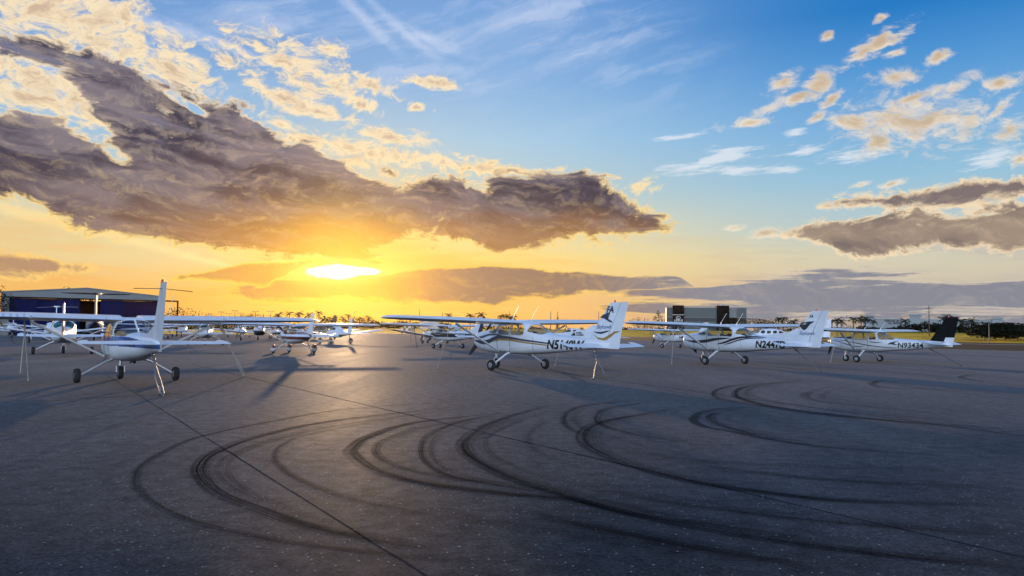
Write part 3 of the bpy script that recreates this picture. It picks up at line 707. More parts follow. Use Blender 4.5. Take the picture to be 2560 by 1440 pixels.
def spec172(**k):
    d = dict(st=ST172, windows=WIN172, cabin=(-2.0, 1.25, 1.33), seats=[.15, -.75], mats=[WHITE],
             wing=dict(half=5.75, yk=2.75, xle=.72, c0=1.60, c1=1.12, z=1.78, dih=.022, t=.145, y0=.25, flap=(.66, 2.72), ail=(2.78, 5.25), strut=((.42, .58, .72), .22, 2.68), ring=(.30, 2.85)),
             fin=dict(secs=[(1.10, -3.92, 1.58), (1.5, -4.22, 1.36), (2.48, -5.10, .80)], rud_bot=(.93, -3.80, 1.66), hinge=.62, dorsal=[((-2.15, 1.405), .010), ((-3.3, 1.50), .010), ((-3.9, 1.58), .014), ((-4.32, 1.74), .04), ((-4.5, 1.15), .05), ((-2.6, 1.25), .05)]),
             stab=dict(half=1.80, xr=-3.98, xt=-4.46, te=-5.0, ter=-5.06, z=1.05, droop=.24), gear=dict(leg=[(-.05, .40, .66), (-.08, .62, .58), (-.15, 1.22, .24)], leg_r=[.09, .06, .045], r=.20, w=.17, nose_x=1.32),
             prop=((2.36, 0, 1.20), .93, -50), aerials=[(-.25, .42, 1.90, .55), (-.75, -.1, 1.87, .60)], exhaust=(1.25, -.25, .60), step=(.05, .55, .52), seams=[('door_seam', [(.52, 1.77), (.54, 1.40), (.50, .78), (.40, .70), (-.20, .70), (-.28, .80), (-.28, 1.77)]), ('cowl_seam', [(1.42, 1.50), (1.42, .66)])] + [('panel_seam', [(x_, 1.28 - .03 * k_), (x_, .80 + .07 * k_)]) for k_, x_ in enumerate((-1.55, -2.5, -3.5))])
    d.update(k); return d
ST152 = [(1.98, .92, 1.26, .20, 1.12, 2.2), (1.94, .80, 1.31, .34, 1.1, 2.3), (1.8, .72, 1.33, .43, 1.05, 2.4), (1.5, .64, 1.36, .49, 1.0, 2.6), (1.1, .58, 1.39, .53, 1.0, 2.8), (.9, .57, 1.42, .54, 1.0, 2.9), (.45, .56, 1.68, .54, 1.02, 3.2),
         (.2, .56, 1.72, .54, 1.03, 3.3), (-.55, .57, 1.72, .54, 1.03, 3.3), (-.8, .58, 1.68, .53, 1.03, 3.1), (-1.2, .61, 1.50, .48, 1.03, 2.7), (-1.6, .65, 1.35, .42, 1.03, 2.5), (-2.2, .70, 1.29, .34, 1.03, 2.4), (-3.2, .82, 1.24, .20, 1.05, 2.3), (-4.0, .92, 1.20, .10, 1.05, 2.2), (-4.35, .97, 1.16, .05, 1.06, 2.2), (-4.42, 1.0, 1.12, .02, 1.06, 2.)]
WIN152 = [('windshield', [(1.0, 1.505), (.92, 1.46), (.58, 1.43), (.48, 1.46), (.46, 1.82), (.58, 1.92), (1.2, 1.65)], 0., GLASS),
          ('side_window', rpoly([(.38, 1.42), (.36, 1.79), (-.34, 1.79), (-.36, 1.40)], .07), .3, GLASS), ('side_window', rpoly([(-.46, 1.42), (-.44, 1.78), (-.72, 1.78), (-.86, 1.46)], .07), .3, GLASS),
          ('rear_window', [(-.84, 1.78), (-.96, 1.46), (-1.1, 1.44), (-1.68, 1.44), (-1.66, 1.56), (-.95, 2.0)], .0, GLASS)]
WIN152 = lower(WIN152, .195)
def spec152(fh=2.45, **k):
    d = dict(st=ST152, windows=WIN152, cabin=(-1.6, 1.0, 1.22), seats=[.0], mats=[WHITE],
             wing=dict(half=5.33, yk=2.3, xle=.66, c0=1.52, c1=1.05, z=1.66, dih=.014, t=.145, y0=.25, flap=(.66, 2.30), ail=(2.36, 4.9), strut=((.34, .55, .68), .15, 2.28), ring=(.24, 2.42)),
             fin=dict(secs=[(1.04, -3.30, 1.22), (1.4, -3.52, 1.08), (fh, -4.22, .60)], rud_bot=(.93, -3.22, 1.28), hinge=.60, dorsal=[((-2.4, 1.27), .012), ((-3.1, 1.38), .012), ((-3.6, 1.50), .03), ((-3.75, 1.08), .04), ((-2.6, 1.20), .05)]),
             stab=dict(half=1.60, xr=-3.35, xt=-3.66, te=-4.28, ter=-4.34, z=1.12, droop=.26), gear=dict(leg=[(-.04, .36, .62), (-.06, .55, .55), (-.12, 1.11, .22)], leg_r=[.08, .05, .04], r=.19, w=.16, nose_x=1.2),
             prop=((1.98, 0, 1.12), .88, -60), aerials=[(-.1, .35, 1.76, .5), (-.6, -.35, 1.75, .5)], exhaust=(1.05, -.22, .58), step=(.1, .5, .5), seams=[('door_seam', [(.42, 1.62), (.44, 1.20), (.40, .72), (-.36, .72), (-.40, 1.62)]), ('cowl_seam', [(1.16, 1.44), (1.16, .62)])])
    d.update(k); return d
# ------------------------------------------------------------------ ground
def sheet(name, pts, m_, z=0., kind='structure', grid=None):
    mb = MB(); mb.add([(p[0], p[1], z) for p in pts], [tuple(range(len(pts)))]); o = mb.build(name, m_); tag(o, kind=kind); return o
def asphalt():
    m_ = bpy.data.materials.new('asphalt'); m_.use_nodes = True; t = m_.node_tree; b = t.nodes['Principled BSDF']
    N = lambda ty, **k: (lambda n: ([setattr(n, a, v) for a, v in k.items()], n)[1])(t.nodes.new(ty))
    L = t.links.new
    co = N('ShaderNodeTexCoord').outputs['Object']
    def ns(scale, det, rough, sc=None):
        n = N('ShaderNodeTexNoise'); n.inputs['Scale'].default_value = scale; n.inputs['Detail'].default_value = det; n.inputs['Roughness'].default_value = rough
        if sc:
            mp = N('ShaderNodeMapping'); mp.inputs['Scale'].default_value = sc; mp.inputs['Rotation'].default_value = (0, 0, R(-24)); L(co, mp.inputs[0]); L(mp.outputs[0], n.inputs[0])
        else: L(co, n.inputs[0])
        return n.outputs[0]
    def mr(x, a, b_, c, d):
        n = N('ShaderNodeMapRange'); L(x, n.inputs[0])
        for i, v in zip((1, 2, 3, 4), (a, b_, c, d)): n.inputs[i].default_value = v
        return n.outputs[0]
    def mul(a, b_):
        n = N('ShaderNodeMath', operation='MULTIPLY'); L(a, n.inputs[0]); L(b_, n.inputs[1]) if not isinstance(b_, float) else setattr(n.inputs[1], 'default_value', b_); return n.outputs[0]
    grain = ns(30, 6, .9); mid = ns(5, 8, .72); patch = ns(.35, 5, .6); streak = ns(.5, 7, .62, (1.0, .10, 1))
    blot = ns(.22, 6, .7)                                   # old oil and patch stains
    vc = N('ShaderNodeTexVoronoi', feature='DISTANCE_TO_EDGE'); vc.inputs['Scale'].default_value = .11
    wp = N('ShaderNodeVectorMath', operation='ADD'); wn_ = N('ShaderNodeTexNoise'); wn_.inputs['Scale'].default_value = .8; wn_.inputs['Detail'].default_value = 6; L(co, wn_.inputs[0]); sc_ = N('ShaderNodeVectorMath', operation='SCALE'); sc_.inputs[3].default_value = 2.2
    L(wn_.outputs['Color'], sc_.inputs[0]); L(co, wp.inputs[0]); L(sc_.outputs[0], wp.inputs[1]); L(wp.outputs[0], vc.inputs['Vector'])
    crack = mr(vc.outputs['Distance'], .0008, .0032, .55, 1.)
    k = mul(mul(mr(blot, .56, .66, 1., .62), crack), mul(mr(grain, .40, .60, .15, 2.0), mr(mid, .3, .7, .62, 1.42))); k = mul(k, mul(mr(patch, .3, .7, .74, 1.26), mr(streak, .32, .68, .72, 1.28)))
    cr = N('ShaderNodeMix', data_type='RGBA', blend_type='MULTIPLY'); cr.inputs[0].default_value = 1; cr.inputs[6].default_value = (.0245, .0245, .027, 1); L(k, cr.inputs[7])
    vo = N('ShaderNodeTexVoronoi'); vo.inputs['Scale'].default_value = 22; L(co, vo.inputs['Vector'])
    chip = mr(vo.outputs['Distance'], .12, .22, 1, 0)
    wn = N('ShaderNodeTexWhiteNoise'); L(vo.outputs['Position'], wn.inputs[0]); pick = mr(wn.outputs['Value'], .66, 1.0, 0, .75)
    mx = N('ShaderNodeMix', data_type='RGBA'); L(mul(chip, pick), mx.inputs[0]); L(cr.outputs[2], mx.inputs[6]); mx.inputs[7].default_value = (.42, .41, .39, 1)
    # rough stone surface: matt, with only a weak sheen that grows at low angles (stones shade one another)
    df = N('ShaderNodeBsdfDiffuse'); df.inputs['Roughness'].default_value = .8; L(mx.outputs[2], df.inputs['Color'])
    gl = N('ShaderNodeBsdfGlossy'); gl.inputs['Color'].default_value = (1., .98, .96, 1); L(mr(streak, .3, .7, .62, .74), gl.inputs['Roughness'])
    lw = N('ShaderNodeLayerWeight'); lw.inputs['Blend'].default_value = .5
    pw = N('ShaderNodeMath', operation='POWER'); L(lw.outputs['Facing'], pw.inputs[0]); pw.inputs[1].default_value = 6.0
    ms = N('ShaderNodeMixShader'); L(mul(mr(pw.outputs[0], 0, 1, .004, .15), mr(mid, .3, .7, .7, 1.3)), ms.inputs[0]); L(df.outputs[0], ms.inputs[1]); L(gl.outputs[0], ms.inputs[2]); L(ms.outputs[0], t.nodes['Material Output'].inputs[0]); t.nodes.remove(b)
    bp = N('ShaderNodeBump'); bp.inputs['Strength'].default_value = .5; bp.inputs['Distance'].default_value = .008
    L(grain, bp.inputs['Height']); L(bp.outputs[0], df.inputs['Normal'])
    return m_
ASPH = asphalt()
GRASS = mat('dry_grass', (.62, .36, .026), .9, bump=1., bscale=5, bdist=.2, var=.45, vscale=.16, spec=.1)
SCRUB = mat('brown_scrub', (.030, .023, .012), .95, bump=.8, bscale=4, var=.5, vscale=.2, spec=.1)
TAXI = mat('pale_taxiway', (.26, .25, .24), .8, var=.15, vscale=.1)
sheet('grass_field', [(-960, -58), (960, -58), (960, 652), (-960, 652)], GRASS, -.02)
A0, Ad = Vector((57, 84)), Vector((-.5, .866)); An = Vector((.866, .5))
E_ = lambda d, s: tuple(A0 + An * d + Ad * s)
apron = [(-160, -55), (116, -55), E_(-9, -60), E_(-7, 0), E_(-2, 80), E_(0, 245), (-50, 205), (-58, 165), (-100, 138), (-160, 120)]
sheet('asphalt_apron', apron, ASPH, 0.0)
sheet('scrub_verge', [E_(-30, -300), E_(63, -300), E_(50, 160), E_(-20, 262)], SCRUB, -.012)
sheet('taxiway', [E_(63, -300), E_(68, -300), E_(55, 160), E_(50, 160)], TAXI, -.008)
sheet('dark_verge', [E_(68.2, -300), E_(110, -300), E_(90, 160), E_(55.2, 160)], SCRUB, -.011)
mb = MB(); V = []   # long low grass bank along the far side of the field
toe = [E_(106, -300), E_(104, -150), E_(100, 0), E_(84, 100), E_(58, 180), E_(34, 250), E_(6, 300), E_(-40, 330)]
rgb_ = random.Random(9); rows = 7
for i, p_ in enumerate(toe):
    for k in range(rows):
        f_ = k / (rows - 1); top_ = 2.0 if i < 3 else 2.4 if i < 6 else 2.0 - (i - 6) * .9
        V.append((p_[0] + An.x * 58 * f_ + (0 if i < 5 else Ad.x * 26 * f_), p_[1] + An.y * 58 * f_ + (0 if i < 5 else Ad.y * 26 * f_), -.015 + top_ * (f_ * f_ * (3 - 2 * f_)) * rgb_.uniform(.93, 1.05)))
mb.add(V, [(i * rows + k, i * rows + k + 1, (i + 1) * rows + k + 1, (i + 1) * rows + k) for i in range(len(toe) - 1) for k in range(rows - 1)])
tag(mb.build('grass_bank', GRASS, None, True), kind='structure')
# tyre scrub marks: dark rubber arcs worn into the asphalt, soft at their edges
def rubber_mat():
    m_ = bpy.data.materials.new('tyre_mark_rubber'); m_.use_nodes = True; t = m_.node_tree; L = t.links.new; t.nodes.remove(t.nodes['Principled BSDF'])
    df = t.nodes.new('ShaderNodeBsdfDiffuse'); df.inputs[0].default_value = (.0075, .008, .009, 1); tr = t.nodes.new('ShaderNodeBsdfTransparent'); ms = t.nodes.new('ShaderNodeMixShader'); L(tr.outputs[0], ms.inputs[1]); L(df.outputs[0], ms.inputs[2]); L(ms.outputs[0], t.nodes['Material Output'].inputs[0])
    at_ = t.nodes.new('ShaderNodeAttribute'); at_.attribute_name = 'across'
    sp = t.nodes.new('ShaderNodeSeparateXYZ'); L(at_.outputs['Vector'], sp.inputs[0])
    def ma(op, a, b_=None):
        n = t.nodes.new('ShaderNodeMath'); n.operation = op
        for i, v in enumerate((a, b_)):
            if v is None: continue
            if isinstance(v, (int, float)): n.inputs[i].default_value = v
            else: L(v, n.inputs[i])
        return n.outputs[0]
    edge = ma('SUBTRACT', 1.0, ma('POWER', ma('ABSOLUTE', sp.outputs[0]), 2.5))
    n1 = t.nodes.new('ShaderNodeTexNoise'); n1.inputs['Scale'].default_value = 1.0; n1.inputs['Detail'].default_value = 5
    cb = t.nodes.new('ShaderNodeCombineXYZ'); L(ma('MULTIPLY', sp.outputs[0], 5.5), cb.inputs[0]); L(ma('MULTIPLY', sp.outputs[1], .35), cb.inputs[1]); L(sp.outputs[2], cb.inputs[2]); L(cb.outputs[0], n1.inputs[0])
    mr = t.nodes.new('ShaderNodeMapRange'); L(n1.outputs[0], mr.inputs[0])
    for i, v in zip((1, 2, 3, 4), (.40, .58, .12, 1.15)): mr.inputs[i].default_value = v
    tc_ = t.nodes.new('ShaderNodeTexCoord'); n2 = t.nodes.new('ShaderNodeTexNoise'); n2.inputs['Scale'].default_value = 70; L(tc_.outputs['Object'], n2.inputs[0])
    m2 = t.nodes.new('ShaderNodeMapRange'); L(n2.outputs[0], m2.inputs[0])
    for i, v in zip((1, 2, 3, 4), (.35, .62, 1., .55)): m2.inputs[i].default_value = v
    a2 = t.nodes.new('ShaderNodeAttribute'); a2.attribute_name = 'strength'
    L(ma('MULTIPLY', ma('MULTIPLY', edge, a2.outputs['Fac']), ma('MULTIPLY', mr.outputs[0], m2.outputs[0])), ms.inputs[0])
    return m_
RUBM = rubber_mat()
def catmull(P, k=10):
    o = []
    for i in range(len(P) - 1):
        a, b, c, d = P[max(i - 1, 0)], P[i], P[i + 1], P[min(i + 2, len(P) - 1)]
        for j in range(k):
            t = j / k; o.append(.5 * ((2 * b) + (c - a) * t + (2 * a - 5 * b + 4 * c - d) * t * t + (3 * b - a - 3 * c + d) * t**3))
    return o + [P[-1]]
def ribbons(name, lst, m_, z=.004):
    V = []; Fc = []; A = []; ST = []
    for idx, (pts, wd, strg) in enumerate(lst):
        P = catmull([ground(*p) for p in pts]); s = 0.; b = len(V); ncr = 9
        for i, p in enumerate(P):
            tn = (P[min(i + 1, len(P) - 1)] - P[max(i - 1, 0)]).normalized(); nr_ = Vector((-tn.y, tn.x, 0)); s += (p - P[max(i - 1, 0)]).length
            fade = min(1, i / 12, (len(P) - 1 - i) / 12)
            for k in range(ncr):
                u = -1 + 2 * k / (ncr - 1); V.append(p + nr_ * (u * wd / 2) + Vector((0, 0, z + idx * .0004))); A.append((u, s, idx * 3.7)); ST.append(strg * fade)
        for i in range(len(P) - 1):
            for k in range(ncr - 1): q = b + i * ncr + k; Fc.append((q, q + 1, q + ncr + 1, q + ncr))
    me = bpy.data.meshes.new(name); me.from_pydata([tuple(v) for v in V], [], Fc)
    a = me.attributes.new('across', 'FLOAT_VECTOR', 'POINT'); a.data.foreach_set('vector', [c for v in A for c in v])
    a = me.attributes.new('strength', 'FLOAT', 'POINT'); a.data.foreach_set('value', ST)
    return tag(link(name, me, None, m_), kind='structure')
MARKS = [
 ([(1280, 995), (900, 1020), (700, 1050), (500, 1092), (400, 1135), (350, 1170), (339, 1200), (350, 1230), (400, 1270), (500, 1310), (625, 1337), (750, 1360), (950, 1385), (1150, 1410)], .13, .8),
 ([(1200, 1010), (850, 1050), (650, 1090), (540, 1130), (502, 1165), (508, 1195), (550, 1235), (650, 1275), (750, 1310), (900, 1345), (1100, 1380)], .24, 1.),
 ([(1180, 1018), (860, 1062), (690, 1098), (590, 1135), (556, 1165), (566, 1195), (620, 1232), (720, 1268)], .20, .4),
 ([(1100, 1025), (800, 1080), (710, 1110), (686, 1140), (700, 1165), (750, 1200), (850, 1240), (1000, 1275), (1280, 1320)], .12, .6),
 ([(1280, 1030), (1050, 1055), (925, 1090), (880, 1120), (880, 1135), (925, 1170), (1000, 1195), (1100, 1215), (1280, 1238), (1430, 1252), (1630, 1300), (1830, 1335), (2030, 1365), (2330, 1400), (2560, 1420)], .25, 1.),
 ([(1300, 1036), (1090, 1062), (970, 1096), (940, 1122), (960, 1150), (1040, 1180), (1200, 1206), (1400, 1228)], .16, .5),
 ([(1280, 1030), (1150, 1055), (1075, 1085), (1052, 1120), (1065, 1155), (1125, 1190), (1280, 1220), (1400, 1240)], .15, .85),
 ([(1380, 1010), (1280, 1040), (1200, 1070), (1160, 1100), (1155, 1120), (1175, 1145), (1225, 1175), (1280, 1200), (1400, 1235), (1560, 1280), (1750, 1310), (2100, 1360)], .24, .95),
 ([(1400, 1022), (1310, 1050), (1240, 1080), (1215, 1105), (1230, 1135), (1300, 1172), (1420, 1212)], .14, .4),
 ([(1680, 995), (1480, 1012), (1425, 1027), (1408, 1045), (1415, 1065), (1455, 1085), (1560, 1106)], .16, .9),
 ([(1680, 1000), (1530, 1020), (1495, 1040), (1500, 1060), (1540, 1075), (1605, 1090), (1800, 1120)], .2, .8),
 ([(1730, 1015), (1580, 1040), (1490, 1060), (1455, 1085), (1465, 1115), (1520, 1145), (1590, 1170), (1730, 1205), (1930, 1235), (2130, 1255), (2560, 1265)], .24, 1.),
 ([(1400, 1040), (1340, 1065), (1318, 1095), (1340, 1130), (1420, 1160)], .2, .35),
 ([(1930, 1015), (1780, 1025), (1735, 1045), (1755, 1065), (1830, 1080), (1930, 1100), (2080, 1120), (2380, 1140)], .24, .9),
 ([(1855, 1022), (1790, 1035), (1775, 1047), (1805, 1065), (1880, 1085), (2030, 1110)], .22, .8),
 ([(2000, 955), (1855, 962), (1800, 972), (1783, 985), (1800, 998), (1880, 1012), (2030, 1035), (2300, 1060), (2560, 1085)], .2, .9),
 ([(2000, 950), (1880, 965), (1845, 975), (1838, 985), (1850, 997), (1920, 1015), (2060, 1035), (2260, 1055), (2560, 1075)], .26, 1.),
 ([(2240, 950), (2190, 955), (2180, 962), (2220, 970), (2350, 975), (2560, 985)], .3, .8),
 ([(2080, 965), (2030, 980), (2013, 990), (2030, 1000), (2120, 1012), (2400, 1040)], .3, .6),
 ([(2450, 935), (2410, 940), (2405, 945), (2440, 952), (2560, 965)], .3, .7),
 ([(1280, 1268), (1430, 1310), (1700, 1365), (1900, 1400), (2050, 1430)], .2, .8),
 ([(1400, 1210), (1700, 1262), (2000, 1300), (2300, 1325), (2560, 1340)], .25, .7),
 ([(1300, 1290), (1500, 1330), (1800, 1385), (2200, 1428)], .22, .6),
 ([(1700, 1160), (2000, 1195), (2300, 1215), (2560, 1222)], .3, .6),
 ([(0, 1057), (200, 1050), (450, 1032), (640, 1010)], .10, .6), ([(0, 1085), (250, 1068), (560, 1048)], .10, .5), ([(0, 1118), (220, 1112), (420, 1100)], .10, .4),
 ([(1150, 1300), (1500, 1352), (1900, 1420)], .25, .5), ([(1500, 1112), (1700, 1150), (2000, 1168), (2560, 1180)], .3, .45)]
rg = random.Random(4)
for pts, wd, st_ in list(MARKS):   # fainter second passes beside the main arcs
    for _ in range(2):
        dx_, dy_ = rg.uniform(8, 60), rg.uniform(-3, 5); ex = rg.uniform(.9, 1.15)
        MARKS.append(([((x_ - pts[0][0]) * ex + pts[0][0] + dx_, max(930, y_ + dy_)) for x_, y_ in pts], wd * rg.uniform(.6, 1.1), st_ * rg.uniform(.2, .45)))
MARKS = [(p_, w_ * .85, s_ * .72) for p_, w_, s_ in MARKS]
ribbons('tyre_marks', MARKS, RUBM)
SEAMM = mat('tar_seam', (.021, .0215, .023), 1., spec=.0)
def seam_line(a, b, ext0=0, ext1=0, w=.05):
    A, B = ground(*a), ground(*b); d = B - A; P = [A - d * ext0 + d * (1 + ext0 + ext1) * i / 60 for i in range(61)]; rg = random.Random(a[0])
    n_ = Vector((-d.y, d.x, 0)).normalized(); V = []; Fc = []
    for i, p in enumerate(P):
        j = n_ * rg.uniform(-.008, .008); ww = w * rg.uniform(.6, 1.1); V += [p + j + n_ * ww / 2, p + j - n_ * ww / 2]
    return V, [(2 * i, 2 * i + 1, 2 * i + 3, 2 * i + 2) for i in range(60)]
mb = MB()
for a, b, e0, e1, w in [((310, 965), (1050, 1430), .3, .1, .013), ((612, 942), (1580, 1167), .5, .9, .026), ((940, 870), (1600, 960), .3, .8, .035), ((150, 1000), (420, 985), .2, 1.2, .025)]:
    V, Fc = seam_line(a, b, e0, e1, w); mb.add([(v.x, v.y, .0025) for v in V], Fc)
tag(mb.build('pavement_seams', SEAMM), kind='structure')

# ------------------------------------------------------------------ aeroplanes, nearest first
NAVYSTRIPE = NAVY
def stripes514(x, y, z, k):
    return None
a514 = airplane(spec172(mats=[WHITE, NAVY, GOLD],
    stripes=[(NAVY, [(2.2, 1.20), (1.9, 1.20), (1.5, 1.25), (1.0, 1.335), (.6, 1.34), (.3, 1.31), (.2, 1.30)], [.01, .04, .05, .04, .035, .02, .002]),
           (NAVY, [(2.25, 1.12), (1.9, 1.06), (1.5, 1.02), (1.1, 1.06), (.7, 1.19), (.3, 1.255), (-.2, 1.235), (-1.0, 1.16), (-2.3, 1.055)], [.01, .05, .075, .085, .075, .06, .045, .035, .025]),
           (GOLD, [(.9, 1.045), (.5, 1.125), (.2, 1.16), (-.3, 1.145), (-1.0, 1.08), (-2.25, .985)], [.004, .03, .04, .035, .03, .022])],
    texts=[('N5140W', -2.22, .87, .44, .28, .016, BLACK)],
    
    fintexts=[('FA', -4.92, 2.14, .30, .2, .012, NAVY), ('Skyhawk', -4.46, 1.60, .20, .25, .0, BLUE), ('FLYING', -3.42, 1.415, .085, .1, .003, NAVY), ('ACADEMY', -3.42, 1.34, .085, .1, .003, NAVY)],
    finmarks=[([(-3.14, 1.345), (-3.40, 1.345), (-3.36, 1.42), (-3.32, 1.475), (-3.25, 1.42)], NAVY), ([(-4.60, 1.98), (-4.72, 2.06), (-4.98, 2.13), (-5.10, 2.15), (-4.90, 2.05), (-4.86, 1.985), (-5.02, 1.93), (-5.18, 1.86), (-5.22, 1.80), (-5.06, 1.84), (-4.84, 1.94)], NAVY),
              ([(-4.98, 2.085), (-5.12, 2.11), (-5.06, 2.02), (-4.94, 2.02)], GOLD),
              ([(-4.30, 1.51), (-4.48, 1.44), (-4.70, 1.42), (-4.95, 1.48), (-5.10, 1.55), (-4.94, 1.53), (-4.70, 1.49), (-4.50, 1.49)], NAVY),
              ([(-4.36, 1.40), (-4.55, 1.30), (-4.80, 1.28), (-5.05, 1.38), (-5.30, 1.52), (-5.55, 1.52), (-5.30, 1.44), (-5.10, 1.30), (-4.85, 1.20), (-4.55, 1.24)], GOLD)]),
    (.21, 29.54, 0), 127.8, 'white high-wing airplane with wavy navy and gold side stripes, tied down in the centre foreground', dx=.026, nr=150)
a2447 = airplane(spec172(mats=[WHITE, BLACK], seatm=SEATD,
    stripes=[(BLACK, [(2.2, 1.18), (1.8, 1.10), (1.3, 1.06), (.6, 1.10), (0, 1.19), (-.5, 1.24), (-1.0, 1.26)], [.01, .03, .06, .075, .065, .045, .01]),
           (BLACK, [(-.15, .97), (-.6, 1.05), (-1.1, 1.20), (-1.6, 1.31), (-2.2, 1.34), (-2.8, 1.31)], [.01, .045, .055, .05, .035, .008]),
           (BLACK, [(-.6, .95), (-1.0, 1.04), (-1.5, 1.19), (-2.0, 1.26), (-2.7, 1.265)], [.006, .03, .03, .022, .006])],
    texts=[('N2447D', -2.30, .87, .43, .2, .014, BLACK)], fintexts=[('Skyhawk', -4.46, 1.46, .22, .25, .0, BLUE), ('FA', -4.98, 2.20, .17, .2, .006, NAVY)],
    finmarks=[([(-4.44, 1.86), (-4.60, 1.98), (-4.95, 2.03), (-5.25, 2.04), (-5.02, 1.92), (-4.82, 1.70), (-4.70, 1.66), (-4.62, 1.70), (-4.78, 1.86), (-4.72, 1.90)], BLACK), ([(-4.58, 1.90), (-4.70, 1.955), (-4.86, 1.96), (-4.76, 1.90)], WHITE)], prop=((2.36, 0, 1.20), .93, 232)),
    (10.2, 36.72, 0), 120.6, 'white high-wing airplane with black swoosh stripe and black bird emblem on its fin', dx=.03, nr=130)
a93434 = airplane(spec152(mats=[WHITE, BLACK], finm=FINBLACK, seatm=SEATD, fin=dict(secs=[(1.04, -3.30, 1.22), (1.4, -3.52, 1.08), (2.42, -4.22, .60)], rud_bot=(.93, -3.22, 1.28), hinge=.60, white_below=1.35),
    paint=[(1, lambda x, y, z: (z > 1.29) & (x > .95) & (x < 1.92))],
    stripes=[(BLACK, [(1.85, 1.19), (1.4, 1.12), (.9, .98), (.4, .86), (.1, .84), (-.2, .90)], [.005, .02, .022, .025, .02, .002]),
           (BLACK, [(1.7, 1.22), (1.0, 1.16), (.2, 1.02), (-.6, .90), (-1.3, .84), (-1.9, .83)], [.004, .018, .022, .022, .016, .002]), (BLACK, [(-.45, 1.14), (-.6, 1.10), (-.9, 1.08), (-1.15, 1.10)], [.004, .02, .018, .002]),
           (BLACK, [(-2.9, 1.20), (-3.4, 1.14), (-3.9, 1.13), (-4.2, 1.15)], [.004, .012, .014, .01])],
    texts=[('N93434', -1.90, .84, .38, .15, .008, BLACK)],
    sidemarks=[([(-1.40, .98), (-1.56, 1.10), (-1.78, 1.16), (-1.98, 1.17), (-1.80, 1.10), (-1.76, 1.04), (-1.98, .97), (-1.74, .98), (-1.60, 1.01)], BLACK)]),
    (19.58, 42.04, 0), 126.3, 'white high-wing airplane with an all black tail fin, rightmost on the apron', dx=.03, nr=120)
al152 = airplane(spec152(2.50, fin=dict(secs=[(1.04, -3.30, 1.22), (1.4, -3.52, 1.08), (2.50, -4.22, .60)], rud_bot=(.93, -3.22, 1.28), hinge=.60, t=.075, wires=True, dorsal=[((-2.4, 1.27), .012), ((-3.1, 1.38), .012), ((-3.6, 1.50), .03), ((-3.75, 1.08), .04), ((-2.6, 1.20), .05)]), post=(-.82, -1.6), mats=[WHITE, BLUE], ailm=CORR, finm=FINGREY, strutm=WHITE2, legm=ALU, prop=((1.98, 0, 1.12), .88, 235),
    paint=[(1, lambda x, y, z: (z > .985) & (z < 1.235 - np.maximum(0, -x - 1.8) * .055) & (x < 1.2) & (x > -5)), (1, band([(2, 1.12), (1.2, 1.11)], [.05, .12]))],
    texts=[('N10196', -1.85, 1.0, .27, .0, .006, BLACK)], stab=dict(half=1.60, xr=-3.35, xt=-3.66, te=-4.28, ter=-4.34, z=1.13, droop=.10), aerials=[(-.25, .85, 1.78, .62), (-.3, -.95, 1.78, .62)]) | {},
    (-10.48, 20.86, 0), 125.2, 'white high-wing airplane with a blue fuselage band, seen from behind at left front', dx=.026, nr=150)
ared = airplane(spec152(2.33, mats=[WHITE, MAROON, CREAM], spinm=MAROON, seatm=CREAM,
    paint=[(1, lambda x, y, z: (z > .84) & (z < 1.27 - .03 * (x + 2)) & (x < .9)), (1, lambda x, y, z: (z > 1.05) & (z < 1.16) & (x >= .9)), ],
    rudm=WHITE, texts=[('N69706', -1.7, 1.0, .24, .1, .008, WHITE)], gear=dict(leg=[(-.04, .36, .62), (-.06, .55, .55), (-.12, 1.11, .22)], leg_r=[.08, .05, .04], r=.19, w=.16, nose_x=1.2, pants=MAROON), prop=((1.98, 0, 1.12), .88, 222)),
    (-13.14, 45.99, 0), 118.5, 'white and brown-red high-wing airplane with faired wheels left of the sunlit glow', dx=.05, nr=90)
ablk = airplane(spec172(mats=[WHITE, BLACK], seatm=SEATD,
    paint=[(1, lambda x, y, z: (z > .92) & (z < 1.30 - .02 * np.abs(x - .5))), (1, lambda x, y, z: (x > 1.6) & (z > 1.3))],
    stripes=[(WHITE, [(1.2, 1.16), (.4, 1.13), (-.4, 1.24), (-1.2, 1.24), (-2.6, 1.16)], [.014] * 5)], texts=[('N1903F', -2.35, .93, .30, .15, .012, WHITE)], rudm=NAVY, gear=dict(leg=[(-.05, .40, .66), (-.08, .62, .58), (-.15, 1.22, .24)], leg_r=[.09, .06, .045], r=.20, w=.17, nose_x=1.32)),
    (-5.19, 61.8, 0), 122.6, 'black and white high-wing airplane half hidden behind the nose of the centre airplane', dx=.06, nr=90)
p = at(158, 870, 40); a9 = airplane(spec172(windows=[w_[:3] + ((GLASSG if w_[0] == 'rear_window' else w_[3]),) for w_ in WIN172], mats=[WHITE, CREAM], rudm=MAROON, paint=[(1, lambda x, y, z: (y < -.25) & (z > 1.1) & (x < -1.9) & (x > -2.6))], aerials=[], gear=dict(leg=[(-.05, .40, .66), (-.08, .62, .58), (-.15, 1.22, .24)], leg_r=[.09, .06, .045], r=.20, w=.17, nose_x=1.32)),  # cream patch paints the sunset's reflection onto the right fuselage side
    (p.x, p.y, 0), 120.0, 'white high-wing airplane with green rear window beneath the left front airplane\'s wing', dx=.06, nr=80)
p = at(514, 850, 63); a12 = airplane(spec172(mats=[WHITE2, GREY], finm=GREY, aerials=[], gear=dict(leg=[(-.05, .40, .72), (-.06, .75, .70), (-.10, 1.05, .52), (-.15, 1.22, .24)], leg_r=[.06, .045, .04, .035], r=.20, w=.17, nose_x=1.32)),
    (p.x, p.y, 0), 113.5, 'grey-white airplane with a dark fin and bowed gear legs, seen tail-on behind the tailplane', dx=.07, nr=70)
